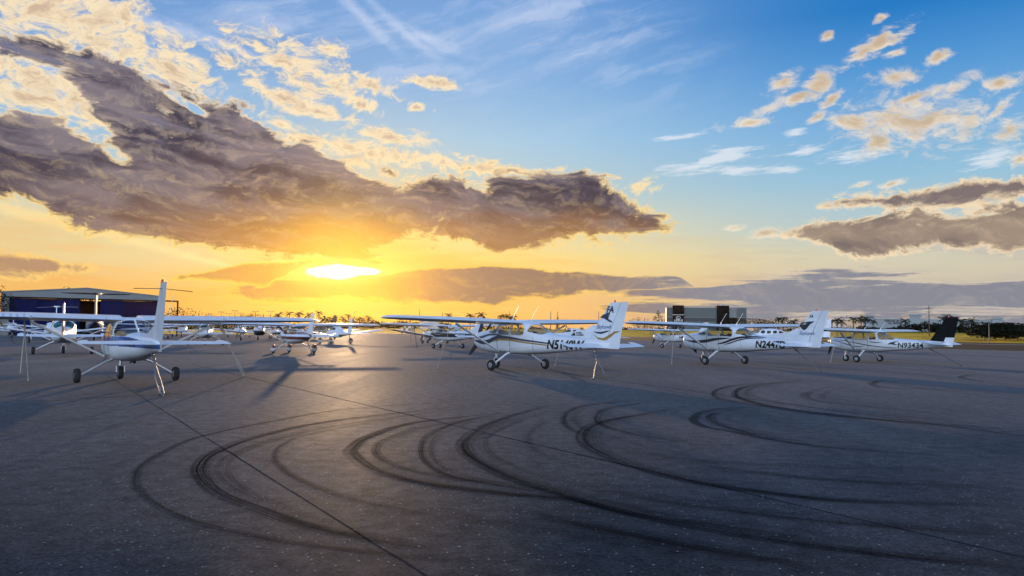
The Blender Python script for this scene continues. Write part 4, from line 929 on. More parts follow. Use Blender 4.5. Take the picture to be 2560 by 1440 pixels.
p = at(392, 850, 92); a14 = airplane(spec152(mats=[WHITE], aerials=[]), (p.x, p.y, 0), 116., 'small white high-wing airplane glimpsed just right of the tall white fin', dx=.08, nr=60)
p = at(1676, 850, 74); a806 = airplane(spec152(mats=[WHITE], seatm=SEATD, texts=[('N806', -1.55, .92, .34, .1, .014, BLACK)]), (p.x, p.y, 0), 124., 'plain white high-wing airplane lettered on the side, behind the wing of the black-swoosh airplane', dx=.06, nr=80)

STPA = [(2.06, .92, 1.08, .10, 1., 2.), (2.0, .78, 1.16, .30, 1., 2.3), (1.6, .67, 1.26, .46, .98, 2.6), (1.05, .62, 1.33, .53, .96, 2.8), (.8, .61, 1.42, .55, .96, 2.8), (.15, .60, 1.72, .55, 1.0, 2.8), (-.45, .60, 1.75, .55, 1.0, 2.8), (-1.05, .62, 1.64, .51, 1., 2.7), (-1.8, .69, 1.38, .40, 1., 2.5), (-3., .82, 1.22, .25, 1., 2.3), (-4.3, .95, 1.13, .10, 1.04, 2.2), (-4.75, 1.0, 1.09, .02, 1.05, 2.)]
WINPA = [('windshield', [(.95, 1.40), (.88, 1.36), (.42, 1.34), (.26, 1.64), (.30, 1.66), (.42, 1.74), (1.2, 1.5)], 0., GLASST),
         ('side_window', rpoly([(.34, 1.34), (.14, 1.62), (-.36, 1.62), (-.38, 1.34)], .05), .3, GLASST), ('side_window', rpoly([(-.46, 1.34), (-.44, 1.62), (-1.0, 1.58), (-1.2, 1.36)], .05), .3, GLASST)]
def specpa(**k):
    d = dict(st=STPA, windows=WINPA, cabin=(-1.4, .9, 1.32), seats=[.1, -.7], mats=[WHITE],
             wing=dict(half=5.1, yk=4.9, xle=.75, c0=1.6, c1=1.55, z=.70, dih=.14, y0=.40, flap=(.60, 2.4), ail=(2.46, 4.5), ring=(.2, 3.0), tipm=BLACK),
             fin=dict(secs=[(1.06, -3.55, 1.25), (2.5, -4.30, .60)], hinge=.62), stab=dict(half=1.95, xr=-4.0, xt=-4.08, te=-4.72, z=1.03, droop=.05),
             gear=dict(leg=[(-.1, 1.46, .85), (-.1, 1.48, .55), (-.12, 1.50, .24)], leg_r=[.05, .05, .04], r=.20, w=.17, nose_x=1.45, flat=1.), prop=((2.04, 0, 1.0), .9, 70))
    d.update(k); return d
p = at(838, 850, 78); a7 = airplane(specpa(mats=[WHITE, BROWN], paint=[(1, lambda x, y, z: z < .88)], rudm=WHITE2, gear=dict(leg=[(-.1, 1.46, .85), (-.1, 1.48, .55), (-.12, 1.50, .24)], leg_r=[.05, .05, .04], r=.20, w=.17, nose_x=1.45, flat=1., pants=BROWN)),
    (p.x, p.y, 0), 122., 'white low-wing airplane with dark wingtips and wheel fairings, parked in the sun glow', dx=.07, nr=80)
p = at(1086, 850, 84); a8 = airplane(specpa(mats=[WHITE, BLACK], paint=[(1, lambda x, y, z: (z < .98) & (x > .5))], prop=((2.04, 0, 1.0), .9, 132)),
    (p.x, p.y, 0), 128., 'low-wing airplane with dark wingtips, nose showing past the black and white airplane', dx=.07, nr=80)
p = at(128, 850, 66); apl = airplane(specpa(mats=[WHITE]), (p.x, p.y, 0), 122., 'white low-wing airplane with upswept wings beyond the green-windowed airplane at far left', dx=.07, nr=80)
p = at(1428, 850, 64); a16 = airplane(specpa(mats=[WHITE], windows=WINPA[:1] + [('side_window', rpoly([(.32, 1.30), (.14, 1.64), (-.30, 1.64), (-.34, 1.30)], .14), .3, GLASST), ('side_window', rpoly([(-.48, 1.30), (-.46, 1.62), (-.85, 1.60), (-.9, 1.30)], .12), .3, GLASST), ('side_window', rpoly([(-1.05, 1.30), (-1.04, 1.48), (-1.5, 1.42), (-1.56, 1.30)], .08), .3, GLASST)],
    fin=dict(secs=[(1.06, -3.45, 1.35), (2.35, -4.15, .80), (2.36, -4.156, .79), (3.0, -4.55, .62)], hinge=.62, cap_above=2.36)), (p.x, p.y, 0), 138., 'white low-wing airplane with oval side windows, seen past the centre airplane\'s fin', dx=.06, nr=90)
def stretch(st, kx, kz=1., kw=1., z0=.6): return [(a * kx, z0 + (b - z0) * kz, z0 + (c - z0) * kz, d * kw, z0 + (e - z0) * kz, n) for a, b, c, d, e, n in st]
NAC = [(1.9, .85, 1.15, .12, 1.), (1.8, .75, 1.25, .30, 1.), (1.0, .70, 1.32, .36, 1.), (0, .75, 1.2, .30, 1.), (-1.2, .95, 1.06, .04, 1.)]
def spectwin(**k):
    st = stretch(STPA, 1.35, 1.25, 1.15, .62)
    d = specpa(st=st, windows=[('windshield', [(1.3, 1.58), (1.25, 1.56), (.60, 1.56), (.45, 1.88), (.55, 1.98), (.60, 2.1), (1.5, 1.75)], 0., GLASST)] +
               [('side_window', rpoly([(.30 - i * .62, 1.50), (.30 - i * .62, 1.80), (-.12 - i * .62, 1.80), (-.12 - i * .62, 1.50)], .12), .3, GLASST) for i in range(5)], cabin=(-2.0, 1.2, 1.48), seats=[.4, -.6, -1.5],
               fin=dict(secs=[(1.2, -4.6, 1.9), (3.0, -5.7, .95)], hinge=.62), stab=dict(half=2.5, xr=-5.2, xt=-5.5, te=-6.3, z=1.2, droop=.04), nacelles=[1.85, -1.85], nacelle_st=NAC,
               wing=dict(half=5.9, yk=2.2, xle=.95, c0=2.0, c1=1.2, z=.78, dih=.10, y0=.5, flap=(.8, 2.9), ail=(3.0, 5.3)),
               gear=dict(leg=[(-.1, 1.9, .85), (-.1, 1.92, .55), (-.12, 1.94, .26)], leg_r=[.06, .06, .05], r=.24, w=.2, nose_x=2.4, flat=1.))
    d.pop('prop'); d.update(k); return d
p = at(1915, 850, 80); a17 = airplane(spectwin(mats=[WHITE, BLUE], paint=[(1, lambda x, y, z: (z > 1.05) & (z < 1.22))]), (p.x, p.y, 0), 140., 'larger white twin-engine airplane with a row of small cabin windows at right', dx=.07, nr=90)
p = at(648, 850, 90); a13 = airplane(spectwin(mats=[WHITE, PANEL], paint=[(1, lambda x, y, z: z < 1.15)], finm=BLUE), (p.x, p.y, 0), 112., 'low-wing twin with dark belly and blue fin left of the brown-red airplane', dx=.08, nr=70)
p = at(800, 850, 106); ab = airplane(spectwin(mats=[BROWN], finm=BROWN, wingm=WHITE2, stabm=WHITE2, fin=dict(secs=[(1.2, -4.6, 1.9), (3.25, -5.6, 1.0)], hinge=.62)), (p.x, p.y, 0), 122., 'distant airplane whose tall dark brown fin rises above the low-wing airplane in the glow', dx=.09, nr=60)
p = at(694, 850, 112); airplane(spec152(mats=[WHITE, PANEL], paint=[(1, lambda x, y, z: z < .95)], aerials=[]), (p.x, p.y, 0), 116., 'distant dark-bellied high-wing airplane just behind the brown-red airplane\'s left wing', dx=.09, nr=50)
p = at(596, 850, 118); airplane(specpa(mats=[WHITE]), (p.x, p.y, 0), 122., 'distant low-wing airplane between the bowed-gear airplane and the dark-bellied twin', dx=.09, nr=50)
p = at(455, 850, 112); airplane(spec172(mats=[WHITE2], aerials=[]), (p.x, p.y, 0), 118., 'distant high-wing airplane between the tall white fin and the bowed-gear airplane', dx=.09, nr=50)
p = at(30, 850, 88); airplane(specpa(mats=[WHITE]), (p.x, p.y, 0), 124., 'low-wing airplane cut by the left frame edge under the long white wing', dx=.09, nr=50)
STT = [(4.6, 1.2, 1.5, .10, 1.35, 2.), (4.3, .95, 1.75, .40, 1.3, 2.2), (3.2, .80, 1.95, .62, 1.35, 2.2), (2.2, .75, 2.3, .74, 1.5, 2.2), (1.5, .72, 2.45, .78, 1.55, 2.2), (-2.2, .72, 2.45, .78, 1.55, 2.2), (-3.6, .95, 2.36, .62, 1.6, 2.2), (-5.2, 1.45, 2.22, .32, 1.8, 2.1), (-6.4, 1.8, 2.1, .10, 1.95, 2.)]
p = at(235, 850, 76); att = airplane(dict(st=STT, mats=[NAVY, WHITE], paint=[(1, lambda x, y, z: (z > 1.98) & (z < 2.16)), (1, lambda x, y, z: (z < 1.0))], windows=[('windshield', [(2.9, 1.85), (2.2, 1.85), (2.0, 2.25), (2.5, 2.3), (3.1, 1.95)], .0, GLASST)] + [('side_window', rpoly([(1.4 - i * .7, 1.75), (1.4 - i * .7, 2.1), (1.05 - i * .7, 2.1), (1.05 - i * .7, 1.75)], .12), .3, GLASST) for i in range(5)],
    wing=dict(half=7.6, yk=2., xle=.9, c0=2.3, c1=1.3, z=.85, dih=.09, y0=.6, flap=(1., 4.8), ail=(4.9, 7.), tipm=None), wingm=WHITE, fin=dict(secs=[(1.9, -4.2, 2.4), (4.55, -5.6, 1.6)], hinge=.62, t=.12, beacon=True), stab=dict(half=2.85, xr=-5.0, xt=-5.9, te=-6.9, z=4.52, droop=.0, dih=-.025, t=.17), stabm=BLACK,
    gear=dict(leg=[(-.3, 1.7, 1.0), (-.3, 1.75, .7), (-.3, 1.8, .3)], leg_r=[.07, .07, .06], r=.26, w=.2, nose_x=3.0, flat=1.), prop=((4.55, 0, 1.35), 1.3, 60, 4)),
    (p.x, p.y, 0), 119., 'dark navy airplane with a high T-shaped tail, parked in front of the hangar', dx=.1, nr=60)
# ------------------------------------------------------------------ buildings
STUCCO = mat('grey_stucco', (.40, .41, .41), .8, var=.12, vscale=.25)
ROOFGREY = mat('grey_metal_cladding', (.17, .18, .18), .55, var=.10, vscale=.3)  # even grey of the hangar and warehouse roofs
DOORB = mat('dark_blue_door', (.004, .010, .062), .8, var=.25, vscale=.4, bump=.3, bscale=3, spec=.08)
DOORP = mat('violet_blue_door', (.012, .008, .040), .8, var=.25, vscale=.4, spec=.08)
DARKIN = mat('interior_shade_black', (.008, .008, .009), .9)
GLASSB = mat('green_grey_glazing', (.085, .105, .105), .4, var=.2, vscale=.05, spec=.2)
DARKGL = mat('dark_glazing', (.010, .013, .015), .2, var=.3, vscale=.1, spec=.4)
TOWER = mat('black_cladding', (.005, .005, .006), .9, spec=.1, var=.2, vscale=.1)
WHITEB = mat('white_wall', (.24, .27, .29), .8, var=.10, vscale=.05)
SIGNW = mat('sign_white', (.75, .75, .75), .5)
SIGND = mat('sign_dark', (.02, .02, .022), .6)
def frame_obj(name, p, rz, label, cat, group=None): return tag(empty(name, p, rz), label, cat, group)
def text_on(name, txt, size, parent, loc, m_, bold=0., align='LEFT', shear=0., rot=(math.pi / 2, 0, 0)):
    me = text_mesh(txt, size, shear, bold); xs = [v.co.x for v in me.vertices]; w = max(xs) - min(xs)
    o = link(name, me, parent, m_); o.rotation_euler = rot; o.location = (loc[0] - (w / 2 if align == 'C' else 0), loc[1], loc[2]); return o
# hangar (front faces the viewer, local x along the front, z up)
HANG = mat('hangar_cladding', (.15, .165, .165), .6, var=.12, vscale=.3)
W_, HA = 20.7, R(29.35); hr = 130.
hg = frame_obj('hangar', (-hr * math.sin(HA), hr * math.cos(HA), 0), HA, 'wide grey hangar with dark blue sliding doors and low gable at far left', 'hangar')
pk = 7.05; pkx = .3
DP = 28.
mb = MB()   # roof with a shallow ridge, thick gable fascia
fr = [(-W_ / 2 - .2, 6.12), (pkx, pk), (W_ / 2 + .2, 6.12)]
for y0_, y1_ in ((-.6, DP),):
    a = [(x_, y0_, z_) for x_, z_ in fr]; b = [(x_, y1_, z_) for x_, z_ in fr]; a2 = [(x_, y0_, z_ + .12) for x_, z_ in fr]; b2 = [(x_, y1_, z_ + .12) for x_, z_ in fr]
    mb.add(a + b + a2 + b2, [(0, 1, 4, 3), (1, 2, 5, 4), (6, 9, 10, 7), (7, 10, 11, 8), (0, 6, 7, 1), (1, 7, 8, 2), (3, 4, 10, 9), (4, 5, 11, 10), (0, 3, 9, 6), (2, 8, 11, 5)])
mb.build('roof', ROOFGREY, hg)
mb = MB(); gx = [(-W_ / 2, 5.55), (W_ / 2, 5.55), (W_ / 2, 6.12), (pkx, pk - .01), (-W_ / 2, 6.12)]
mb.add([(x_, -.45, z_) for x_, z_ in gx] + [(x_, -.15, z_) for x_, z_ in gx], [tuple(range(5)), tuple(range(5, 10))[::-1]] + [(i, (i + 1) % 5, 5 + (i + 1) % 5, 5 + i) for i in range(5)]); mb.build('gable_fascia', HANG, hg)
mb = MB()
for x_ in (-W_ / 2 + .15, W_ / 2 - .15): mb.box((x_, DP / 2, 2.9), (.3, DP - .2, 5.8))
mb.box((0, DP - .3, 2.9), (W_ - .8, .3, 5.8)); mb.box((-W_ / 2 + .62, -.02, 2.8), (.75, .25, 5.6)); mb.build('wall', HANG, hg)
dxs = [(-W_ / 2 + .9, 3.5, DOORB, .30), (-W_ / 2 + 4.3, 2.4, DOORB, .62), (-W_ / 2 + 6.6, 3.2, DOORB, .15), (W_ / 2 - 8.2, 3.0, DOORB, .15), (W_ / 2 - 5.3, 1.6, DOORP, .45), (W_ / 2 - 3.8, 3.4, DOORP, .75)]
for x_, w__, m_, off in dxs:
    mb = MB(); mb.box((x_ + w__ / 2, off, 2.68), (w__, .12, 5.36))
    for k in range(1, 4): mb.box((x_ + w__ * k / 4, off - .075, 2.6), (.08, .03, 5.1))
    mb.build('sliding_door', m_, hg)
mb = MB(); mb.box((0, .05, 5.46), (W_ - .6, .5, .18)); mb.build('door_rail', TOWER, hg)
mb = MB(); mb.add([(-W_ / 2, 14, .01), (W_ / 2, 14, .01), (W_ / 2, 14, 5.6), (-W_ / 2, 14, 5.6)], [(0, 1, 2, 3)]); mb.build('interior_shade_sheet', DARKIN, hg)  # near-black sheet across the hangar, standing in for the shade inside
xe = W_ / 2 + 2.45
mb = MB(); mb.box(((W_ / 2 + xe) / 2, .1, 5.5), (xe - W_ / 2, .25, .22)); mb.box((xe, .1, 2.8), (.22, .25, 5.6)); mb.build('door_track_frame', TOWER, hg)

# dealership: glass building with two black towers
D_ = 470.; a_, b_ = at(1668, 820, D_), at(1863, 820, D_); W_ = b_.x - a_.x; top = at(1765, 769, D_).z; sx = W_ / 195.
dl = frame_obj('glass_office_building', ((a_.x + b_.x) / 2, D_, 0), R(-10), 'blocky glass office building with two black towers beyond the apron', 'building')
X = lambda px: (px - 1765.5) * sx
mb = MB()
mb.box((0, 12, top / 2), (W_, 24, top)); mb.build('wall', HANG, dl)
for z0_, z1_, m_ in ((.0, .14, DARKGL), (.16, .34, GLASSB), (.36, .47, GLASSB), (.49, .63, DARKGL), (.66, .99, GLASSB)):
    for xa, xb in ((1669, 1683.5), (1711, 1791.3), (1839, 1862)):
        mb = MB(); mb.box((X((xa + xb) / 2), -.12, top * (z0_ + z1_) / 2), (abs(X(xb) - X(xa)) - .4, .3, top * (z1_ - z0_))); mb.build('window_band', m_, dl)
for xa, xb, t2 in ((1683.5, 1711, 1.075), (1791.3, 1821, 1.075)):
    mb = MB(); mb.box((X((xa + xb) / 2), 6, top * t2 / 2), (X(xb) - X(xa), 14, top * t2)); mb.build('tower', TOWER, dl)
mb = MB(); mb.box((X(1830), 5, top * .32), (X(1839) - X(1821), 12.6, top * .64)); mb.build('entrance_block', TOWER, dl)
mb = MB(); mb.box((X(1697), -1.15, top * .73), (7.0, .1, .25)); mb.box((X(1697), -1.15, top * .44), (7.0, .1, .2)); mb.build('light_strip', SIGNW, dl)
text_on('sign_lettering', 'LEXUS', 1.9, dl, (X(1697.3), -1.2, top * .49), SIGNW, .02, 'C')
mb = MB(); cx_, cz_ = X(1697), top * .62
ring = [(cx_ + 1.3 * math.cos(2 * math.pi * i / 24), -1.2, cz_ + .95 * math.sin(2 * math.pi * i / 24)) for i in range(25)]; mb.tube(ring, .13, 6); mb.tube([(cx_ - .2, -1.2, cz_ + .6), (cx_ - .55, -1.2, cz_ - .35), (cx_ + .7, -1.2, cz_ - .35)], .13, 6); mb.build('sign_emblem', SIGNW, dl)
mb = MB(); mb.box((X(1806), 4, top * 1.09), (2, 2, 1.2)); mb.build('roof_unit', STUCCO, dl)

# long low white service hall
D_ = 300.; a_, b_ = at(2165, 820, D_), at(2501, 820, D_); W_ = b_.x - a_.x; sx = W_ / 336.
sv_ = frame_obj('service_hall', ((a_.x + b_.x) / 2, D_, 0), R(-6), 'long low white service hall with dark sign lettering at far right', 'building')
X = lambda px: (px - 2333) * sx; Z = lambda py: (835.5 - py) * D_ / F + CH
mb = MB(); mb.box((0, 10, Z(796) / 2), (W_, 20, Z(796))); mb.build('wall', WHITEB, sv_)
for xa, xb, zt_ in ((2170, 2190, 789), (2276, 2302, 786.5), (2351, 2374, 788), (2471, 2493, 793)):
    mb = MB(); mb.box((X((xa + xb) / 2), 3, Z(zt_) / 2), (X(xb) - X(xa), 7, Z(zt_))); mb.box((X((xa + xb) / 2), 3, Z(zt_) + .2), (X(xb) - X(xa) + .9, 7.9, .5)); mb.build('entrance_tower', WHITEB, sv_)
mb = MB(); mb.box((0, 9.9, Z(796) + .12), (W_ + .4, 20.4, .24)); mb.build('parapet', STUCCO, sv_)
text_on('sign_lettering', 'SERVICE', 1.45, sv_, (X(2217), -.06, Z(803.5)), SIGND, .05); text_on('sign_lettering', 'ALL MAKES', .95, sv_, (X(2226), -.06, Z(808.3)), SIGND, .03)
for k, xa in enumerate((2200, 2228, 2256, 2310, 2330, 2395, 2420, 2445)):
    mb = MB(); mb.box((X(xa), -.03, 1.9), (2.6, .15, 3.4)); mb.build('bay_door', GLASSB, sv_)
D_ = 330.; a_, b_ = at(2060, 820, D_), at(2132, 820, D_)
lo = frame_obj('low_white_building', ((a_.x + b_.x) / 2, D_, 0), R(-6), 'small low white building behind palms, left of the service hall', 'building')
mb = MB(); mb.box((0, 8, 2.2), (b_.x - a_.x, 16, 4.4)); mb.build('wall', WHITEB, lo); mb = MB(); mb.box((0, 8, 4.5), (b_.x - a_.x + .6, 16.6, .3)); mb.build('roof', STUCCO, lo)
text_on('sign_lettering', 'AUTO', 1.0, lo, (0, -.06, 2.9), SIGND, .03, 'C') if False else None
mb = MB(); mb.box((0, -.04, 1.6), (9, .12, 1.8)); mb.build('window', DARKGL, lo)
D_ = 520.; a_, b_ = at(1052, 810, D_), at(1098, 810, D_)
wh = frame_obj('flat_warehouse', ((a_.x + b_.x) / 2, D_, 0), R(8), 'pale flat-roofed warehouse among the far trees above the black and white airplane', 'building')
mb = MB(); mb.box((0, 8, 3.6), (b_.x - a_.x, 16, 7.2)); mb.build('wall', STUCCO, wh); mb = MB(); mb.box((0, 8, 7.35), (b_.x - a_.x + .6, 16.6, .3)); mb.build('roof', ROOFGREY, wh)
# chequered hut by the runway
D_ = 280.; a_, b_ = at(1001, 820, D_), at(1028, 820, D_)
ch_ = frame_obj('chequered_hut', ((a_.x + b_.x) / 2, D_, 0), R(-14), 'small chequered brown and white hut on the far grass', 'hut')
m_ = bpy.data.materials.new('chequer_paint'); m_.use_nodes = True; t = m_.node_tree; ck = t.nodes.new('ShaderNodeTexChecker'); ck.inputs['Scale'].default_value = 1.; ck.inputs[1].default_value = (.62, .58, .52, 1); ck.inputs[2].default_value = (.16, .08, .04, 1)
tc_ = t.nodes.new('ShaderNodeTexCoord'); mp_ = t.nodes.new('ShaderNodeMapping'); mp_.inputs['Location'].default_value = (.05, .05, .05); t.links.new(tc_.outputs['Object'], mp_.inputs[0]); t.links.new(mp_.outputs[0], ck.inputs[0]); t.links.new(ck.outputs[0], t.nodes['Principled BSDF'].inputs['Base Color']); t.nodes['Principled BSDF'].inputs['Roughness'].default_value = .8
w__ = b_.x - a_.x; mb = MB(); mb.box((.6, 1.5, 1.6), (w__ * .6, 3, 3.2)); mb.box((-w__ * .3, 1.5, 1.0), (w__ * .4, 2.8, 2.0)); mb.build('wall', m_, ch_); mb = MB(); mb.box((.6, 1.5, 3.27), (w__ * .66, 3.3, .14)); mb.build('roof', STUCCO, ch_)

# ------------------------------------------------------------------ helicopter behind the left airplane
p = at(139, 850, 80); he = frame_obj('parked_helicopter', (p.x, p.y, 0), R(100), 'small white helicopter whose level rotor shows above the left airplane\'s wing', 'helicopter')
st = [(1.7, .75, .95, .06, .85, 2.), (1.5, .55, 1.25, .40, .9, 2.2), (.9, .45, 1.65, .62, 1., 2.3), (0, .45, 1.85, .66, 1.05, 2.4), (-.8, .55, 1.75, .55, 1.1, 2.3), (-1.5, .95, 1.55, .28, 1.25, 2.2), (-2.0, 1.15, 1.42, .14, 1.3, 2.)]
fu = Fuse(st); V = fu.grid(.06, 60); n_, m2 = V.shape[:2]; P_ = V.reshape(-1, 3); q = np.array([(i * m2 + j, i * m2 + (j + 1) % m2, (i + 1) * m2 + (j + 1) % m2, (i + 1) * m2 + j) for i in range(n_ - 1) for j in range(m2)]); c_ = P_[q].mean(1)
wn = inpoly(c_[:, 0], c_[:, 2], [(1.6, .95), (.2, .95), (.2, 1.62), (.8, 1.62), (1.6, 1.2)])
link('cabin', mesh_np('cabin', P_, q[~wn]), he, WHITE); link('canopy_glass', mesh_np('canopy_glass', P_, q[wn]), he, GLASST)
mb = MB(); mb.tube([(-1.8, 0, 1.3), (-5.6, 0, 1.62)], [.16, .07], 10); mb.build('tail_boom', WHITE, he, True)
mb = MB(); mb.add([(-5.2, .02, 1.6), (-5.9, .02, 2.5), (-6.2, .02, 2.5), (-5.7, .02, 1.0), (-5.2, -.02, 1.6), (-5.9, -.02, 2.5), (-6.2, -.02, 2.5), (-5.7, -.02, 1.0)], [(0, 1, 2, 3), (7, 6, 5, 4), (0, 4, 5, 1), (1, 5, 6, 2), (2, 6, 7, 3), (3, 7, 4, 0)]); mb.build('tail_fin', WHITE, he)
zr = at(139, 767, 80).z
mb = MB(); mb.tube([(-.1, 0, 1.8), (-.1, 0, 2.3)], [.30, .12], 10, 0, ((1, 0, 0), .5)); mb.tube([(-.1, 0, 2.2), (-.1, 0, zr)], .05, 8); mb.build('rotor_mast', WHITE, he, True)
mb = MB(); mb.box((-.1, 0, zr + .02), (.25, .5, .12), R(30))
for s_ in (1, -1):
    d = Vector((math.sin(R(42)), math.cos(R(42)), 0)) * s_; n2 = Vector((-d.y, d.x, 0)); rings = []
    for r_ in (.2, 1.5, 3.9): rings.append([Vector((-.1, 0, zr - .012 * r_ * r_ * .35)) + d * r_ + n2 * (.10 * math.cos(a)) + Vector((0, 0, .022 * math.sin(a))) for a in [2 * math.pi * i / 8 for i in range(8)]])
    mb.loft(rings)
mb.build('rotor_blade_pair', ALU, he, True)
mb = MB(); mb.tube([(-5.5, .12, 1.6), (-5.5, .14, 2.1)], .03, 5); mb.tube([(-5.5, .12, 1.6), (-5.5, .14, 1.1)], .03, 5); mb.build('tail_rotor', DARKMETAL, he)
for s_ in (1, -1):
    mb = MB(); mb.tube([(1.7, s_ * .85, .18), (1.4, s_ * .85, .06), (-1.4, s_ * .85, .06)], .04, 8)
    for x_ in (.8, -.7): mb.tube([(x_, s_ * .3, .55), (x_, s_ * .85, .08)], .03, 6)
    mb.build('landing_skid', DARKMETAL, he, True)

# ------------------------------------------------------------------ tie-downs
def rope_top(pl, lx, ly, lz):
    m4 = Matrix.Translation(pl.location) @ Matrix.Rotation(pl.rotation_euler[2], 4, 'Z'); return m4 @ Vector((lx, ly, lz))
def rope(pl, lx, ly, lz, foot, label, r=.013, sag=.0, m_=None, extra=None):
    T = rope_top(pl, lx, ly, lz); G = ground(*foot); G.z = .01; mb = MB()
    pts = [T.lerp(G, i / 10) - Vector((0, 0, sag * math.sin(math.pi * i / 10))) for i in range(11)]
    mb.tube(pts, r, 6)
    k = T.lerp(G, .12); mb.tube([T.lerp(G, .09), k, T.lerp(G, .15)], [r * 2.2, r * 2.8, r * 1.8], 6)
    k = T.lerp(G, .97); mb.tube([k, G], [r * 2.4, r * 2.0], 6)
    for e in (extra or []): mb.tube(e(T, G), r, 6)
    o = mb.build('tie_down_rope', m_ or ROPE, None, True); tag(o, label, 'rope', 'tie-down ropes holding the airplanes'); return o
WR = {'172': (.30, 2.85, 1.86), '152': (.24, 2.42, 1.62)}
rope(al152, .24, 2.42, 1.62, (71, 953), 'rope from the left front airplane\'s left wing, with a loose end hanging beside it', extra=[lambda T, G: [T, T.lerp(G, .1) + Vector((.03, 0, 0)), T.lerp(Vector((T.x + .12, T.y - .2, .2)), .5), Vector((T.x + .16, T.y - .3, .28))]])
rope(al152, .24, -2.42, 1.62, (608, 942), 'double rope slanting right from the left front airplane\'s right wing', extra=[lambda T, G: [T + Vector((.04, 0, 0)), G + Vector((.05, .02, 0))]])
rope(a514, .30, 2.85, 1.74, (1092, 923), 'long slanting rope under the left wing of the centre airplane')
rope(a514, .30, -2.85, 1.74, (1386, 917), 'short rope hanging under the far wing of the centre airplane')
rope(a2447, .30, 2.85, 1.74, (1679, 911), 'rope under the left wing of the black-swoosh airplane')
rope(a2447, -4.1, 0, .90, (2052, 930), 'dark strap from the tail of the black-swoosh airplane slanting right to the ground', m_=ROPED, r=.016)
rope(a93434, .24, 2.42, 1.62, (2076, 906), 'pale rope at the nose side of the black-tailed airplane')
rope(a93434, -3.3, 0, .86, (2405, 915), 'dark strap from the black-tailed airplane\'s tail to the ground at right', m_=ROPED, r=.016)
rope(ablk, .30, 2.85, 1.74, (1042, 870), 'straight dark rope under the left wing of the black and white airplane', m_=ROPED, r=.02)
rope(ablk, -4.1, 0, .9, (1137, 868), 'rope below the tail of the black and white airplane', r=.018)
rope(ared, -3.3, 0, .86, (779, 882), 'chain-like rope below the tail of the brown-red airplane', r=.016, m_=ROPED)
rope(a806, .24, 2.42, 1.62, (1632, 868), 'thin rope under the wing of the plain white airplane behind', r=.018)
rope(a8, .2, 3.0, 1.05, (1028, 852), 'rope under the dark-tipped wing of the low-wing airplane beside the black one', r=.02, m_=ROPED)
rope(a9, .30, 2.85, 1.74, (35, 858), 'dark rope under the left wing of the green-windowed airplane', r=.016, m_=ROPED)
rope(a12, .30, -2.85, 1.74, (585, 856), 'dark rope under the right wing of the airplane with bowed gear legs', r=.02, m_=ROPED)
def chain(T, G, links=12, r=.010, lw=.030):
    mb = MB(); d = (G - T); L_ = d.length; ll = L_ / links * 1.35; t = d.normalized(); u = t.cross(Vector((0, 1, .2))).normalized(); v = u.cross(t)
    for i in range(links):
        c = T + d * ((i + .5) / links); s_ = u if i % 2 else v; lp = []
        for k in range(13):
            a = 2 * math.pi * k / 12; lp.append(c + t * (ll / 2 * math.cos(a)) + s_ * (lw * math.sin(a)))
        mb.tube(lp, r, 5)
    return mb
T = rope_top(al152, -3.45, 0, .88); G = ground(408, 990); G.z = .012
mb = chain(T, T.lerp(G, .30), 5, .012, .035); M_ = T.lerp(G, .30); G2 = ground(398, 985); G2.z = .012
mb.tube([M_, M_.lerp(G2, .5) + Vector((-.05, 0, 0)), G2 + Vector((0, 0, .04)), G2 + Vector((.05, -.02, 0)), G], .013, 6); mb.tube([M_, M_.lerp(G, .55) + Vector((.03, 0, 0)), G + Vector((0, 0, .10))], .013, 6)
c2 = chain(M_.lerp(G, .70), G, 4, .014, .04); mb.add(c2.v, c2.f)
tag(mb.build('tie_down_chain', STEEL, None, True), 'steel chain with looped rope under the tail of the left front airplane', 'chain')
T = rope_top(a514, -4.35, 0, .90); K = T.lerp(ground(1499, 947), .42); Ga, Gb = ground(1484, 947), ground(1543, 946); Gm = ground(1512, 943)
mb = chain(T, K, 6, .012, .034)
for g_ in (Ga, Gm, Gb): g_.z = .014
mb.tube([K, K.lerp(Ga, .5) + Vector((-.02, 0, -.02)), Ga], .015, 6); mb.tube([K, K.lerp(Gm, .45) + Vector((.03, 0, .03)), Gm + Vector((0, 0, .06)), Gm.lerp(Gb, .3), Gb], .015, 6); mb.tube([Ga, ground(1478, 948) + Vector((0, 0, .014))], .022, 6)
tag(mb.build('tie_down_chain', STEEL, None, True), 'steel chain splitting into two ropes under the centre airplane\'s tail', 'chain')
# ------------------------------------------------------------------ trees, palms and poles far off
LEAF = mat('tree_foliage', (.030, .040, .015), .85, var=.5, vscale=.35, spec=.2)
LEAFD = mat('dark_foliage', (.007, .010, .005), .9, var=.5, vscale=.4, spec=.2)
PALMG = mat('palm_fronds', (.014, .018, .008), .8, var=.4, vscale=.5, spec=.25)
BARK = mat('bark', (.085, .065, .045), .9, bump=.5, bscale=8)
POLE = mat('pole_steel', (.13, .12, .11), .6)
WOODP = mat('weathered_pole', (.07, .055, .045), .9)
def leaf_cloud(mb, c, rad, n, size, rg):
    for _ in range(n):
        while True:
            v = Vector((rg.uniform(-1, 1), rg.uniform(-1, 1), rg.uniform(-1, 1)))
            if v.length <= 1: break
        v = v.normalized() * (v.length**.6); p = Vector(c) + Vector((v.x * rad[0], v.y * rad[1], v.z * rad[2]))
        a = Vector((rg.gauss(0, 1), rg.gauss(0, 1), rg.gauss(0, .7))).normalized(); b = a.cross(Vector((rg.gauss(0, 1), rg.gauss(0, 1), rg.gauss(0, 1)))).normalized(); s_ = size * rg.uniform(.6, 1.4)
        mb.add([p - a * s_, p + b * s_ * .55, p + a * s_, p - b * s_ * .55], [(0, 1, 2, 3)])
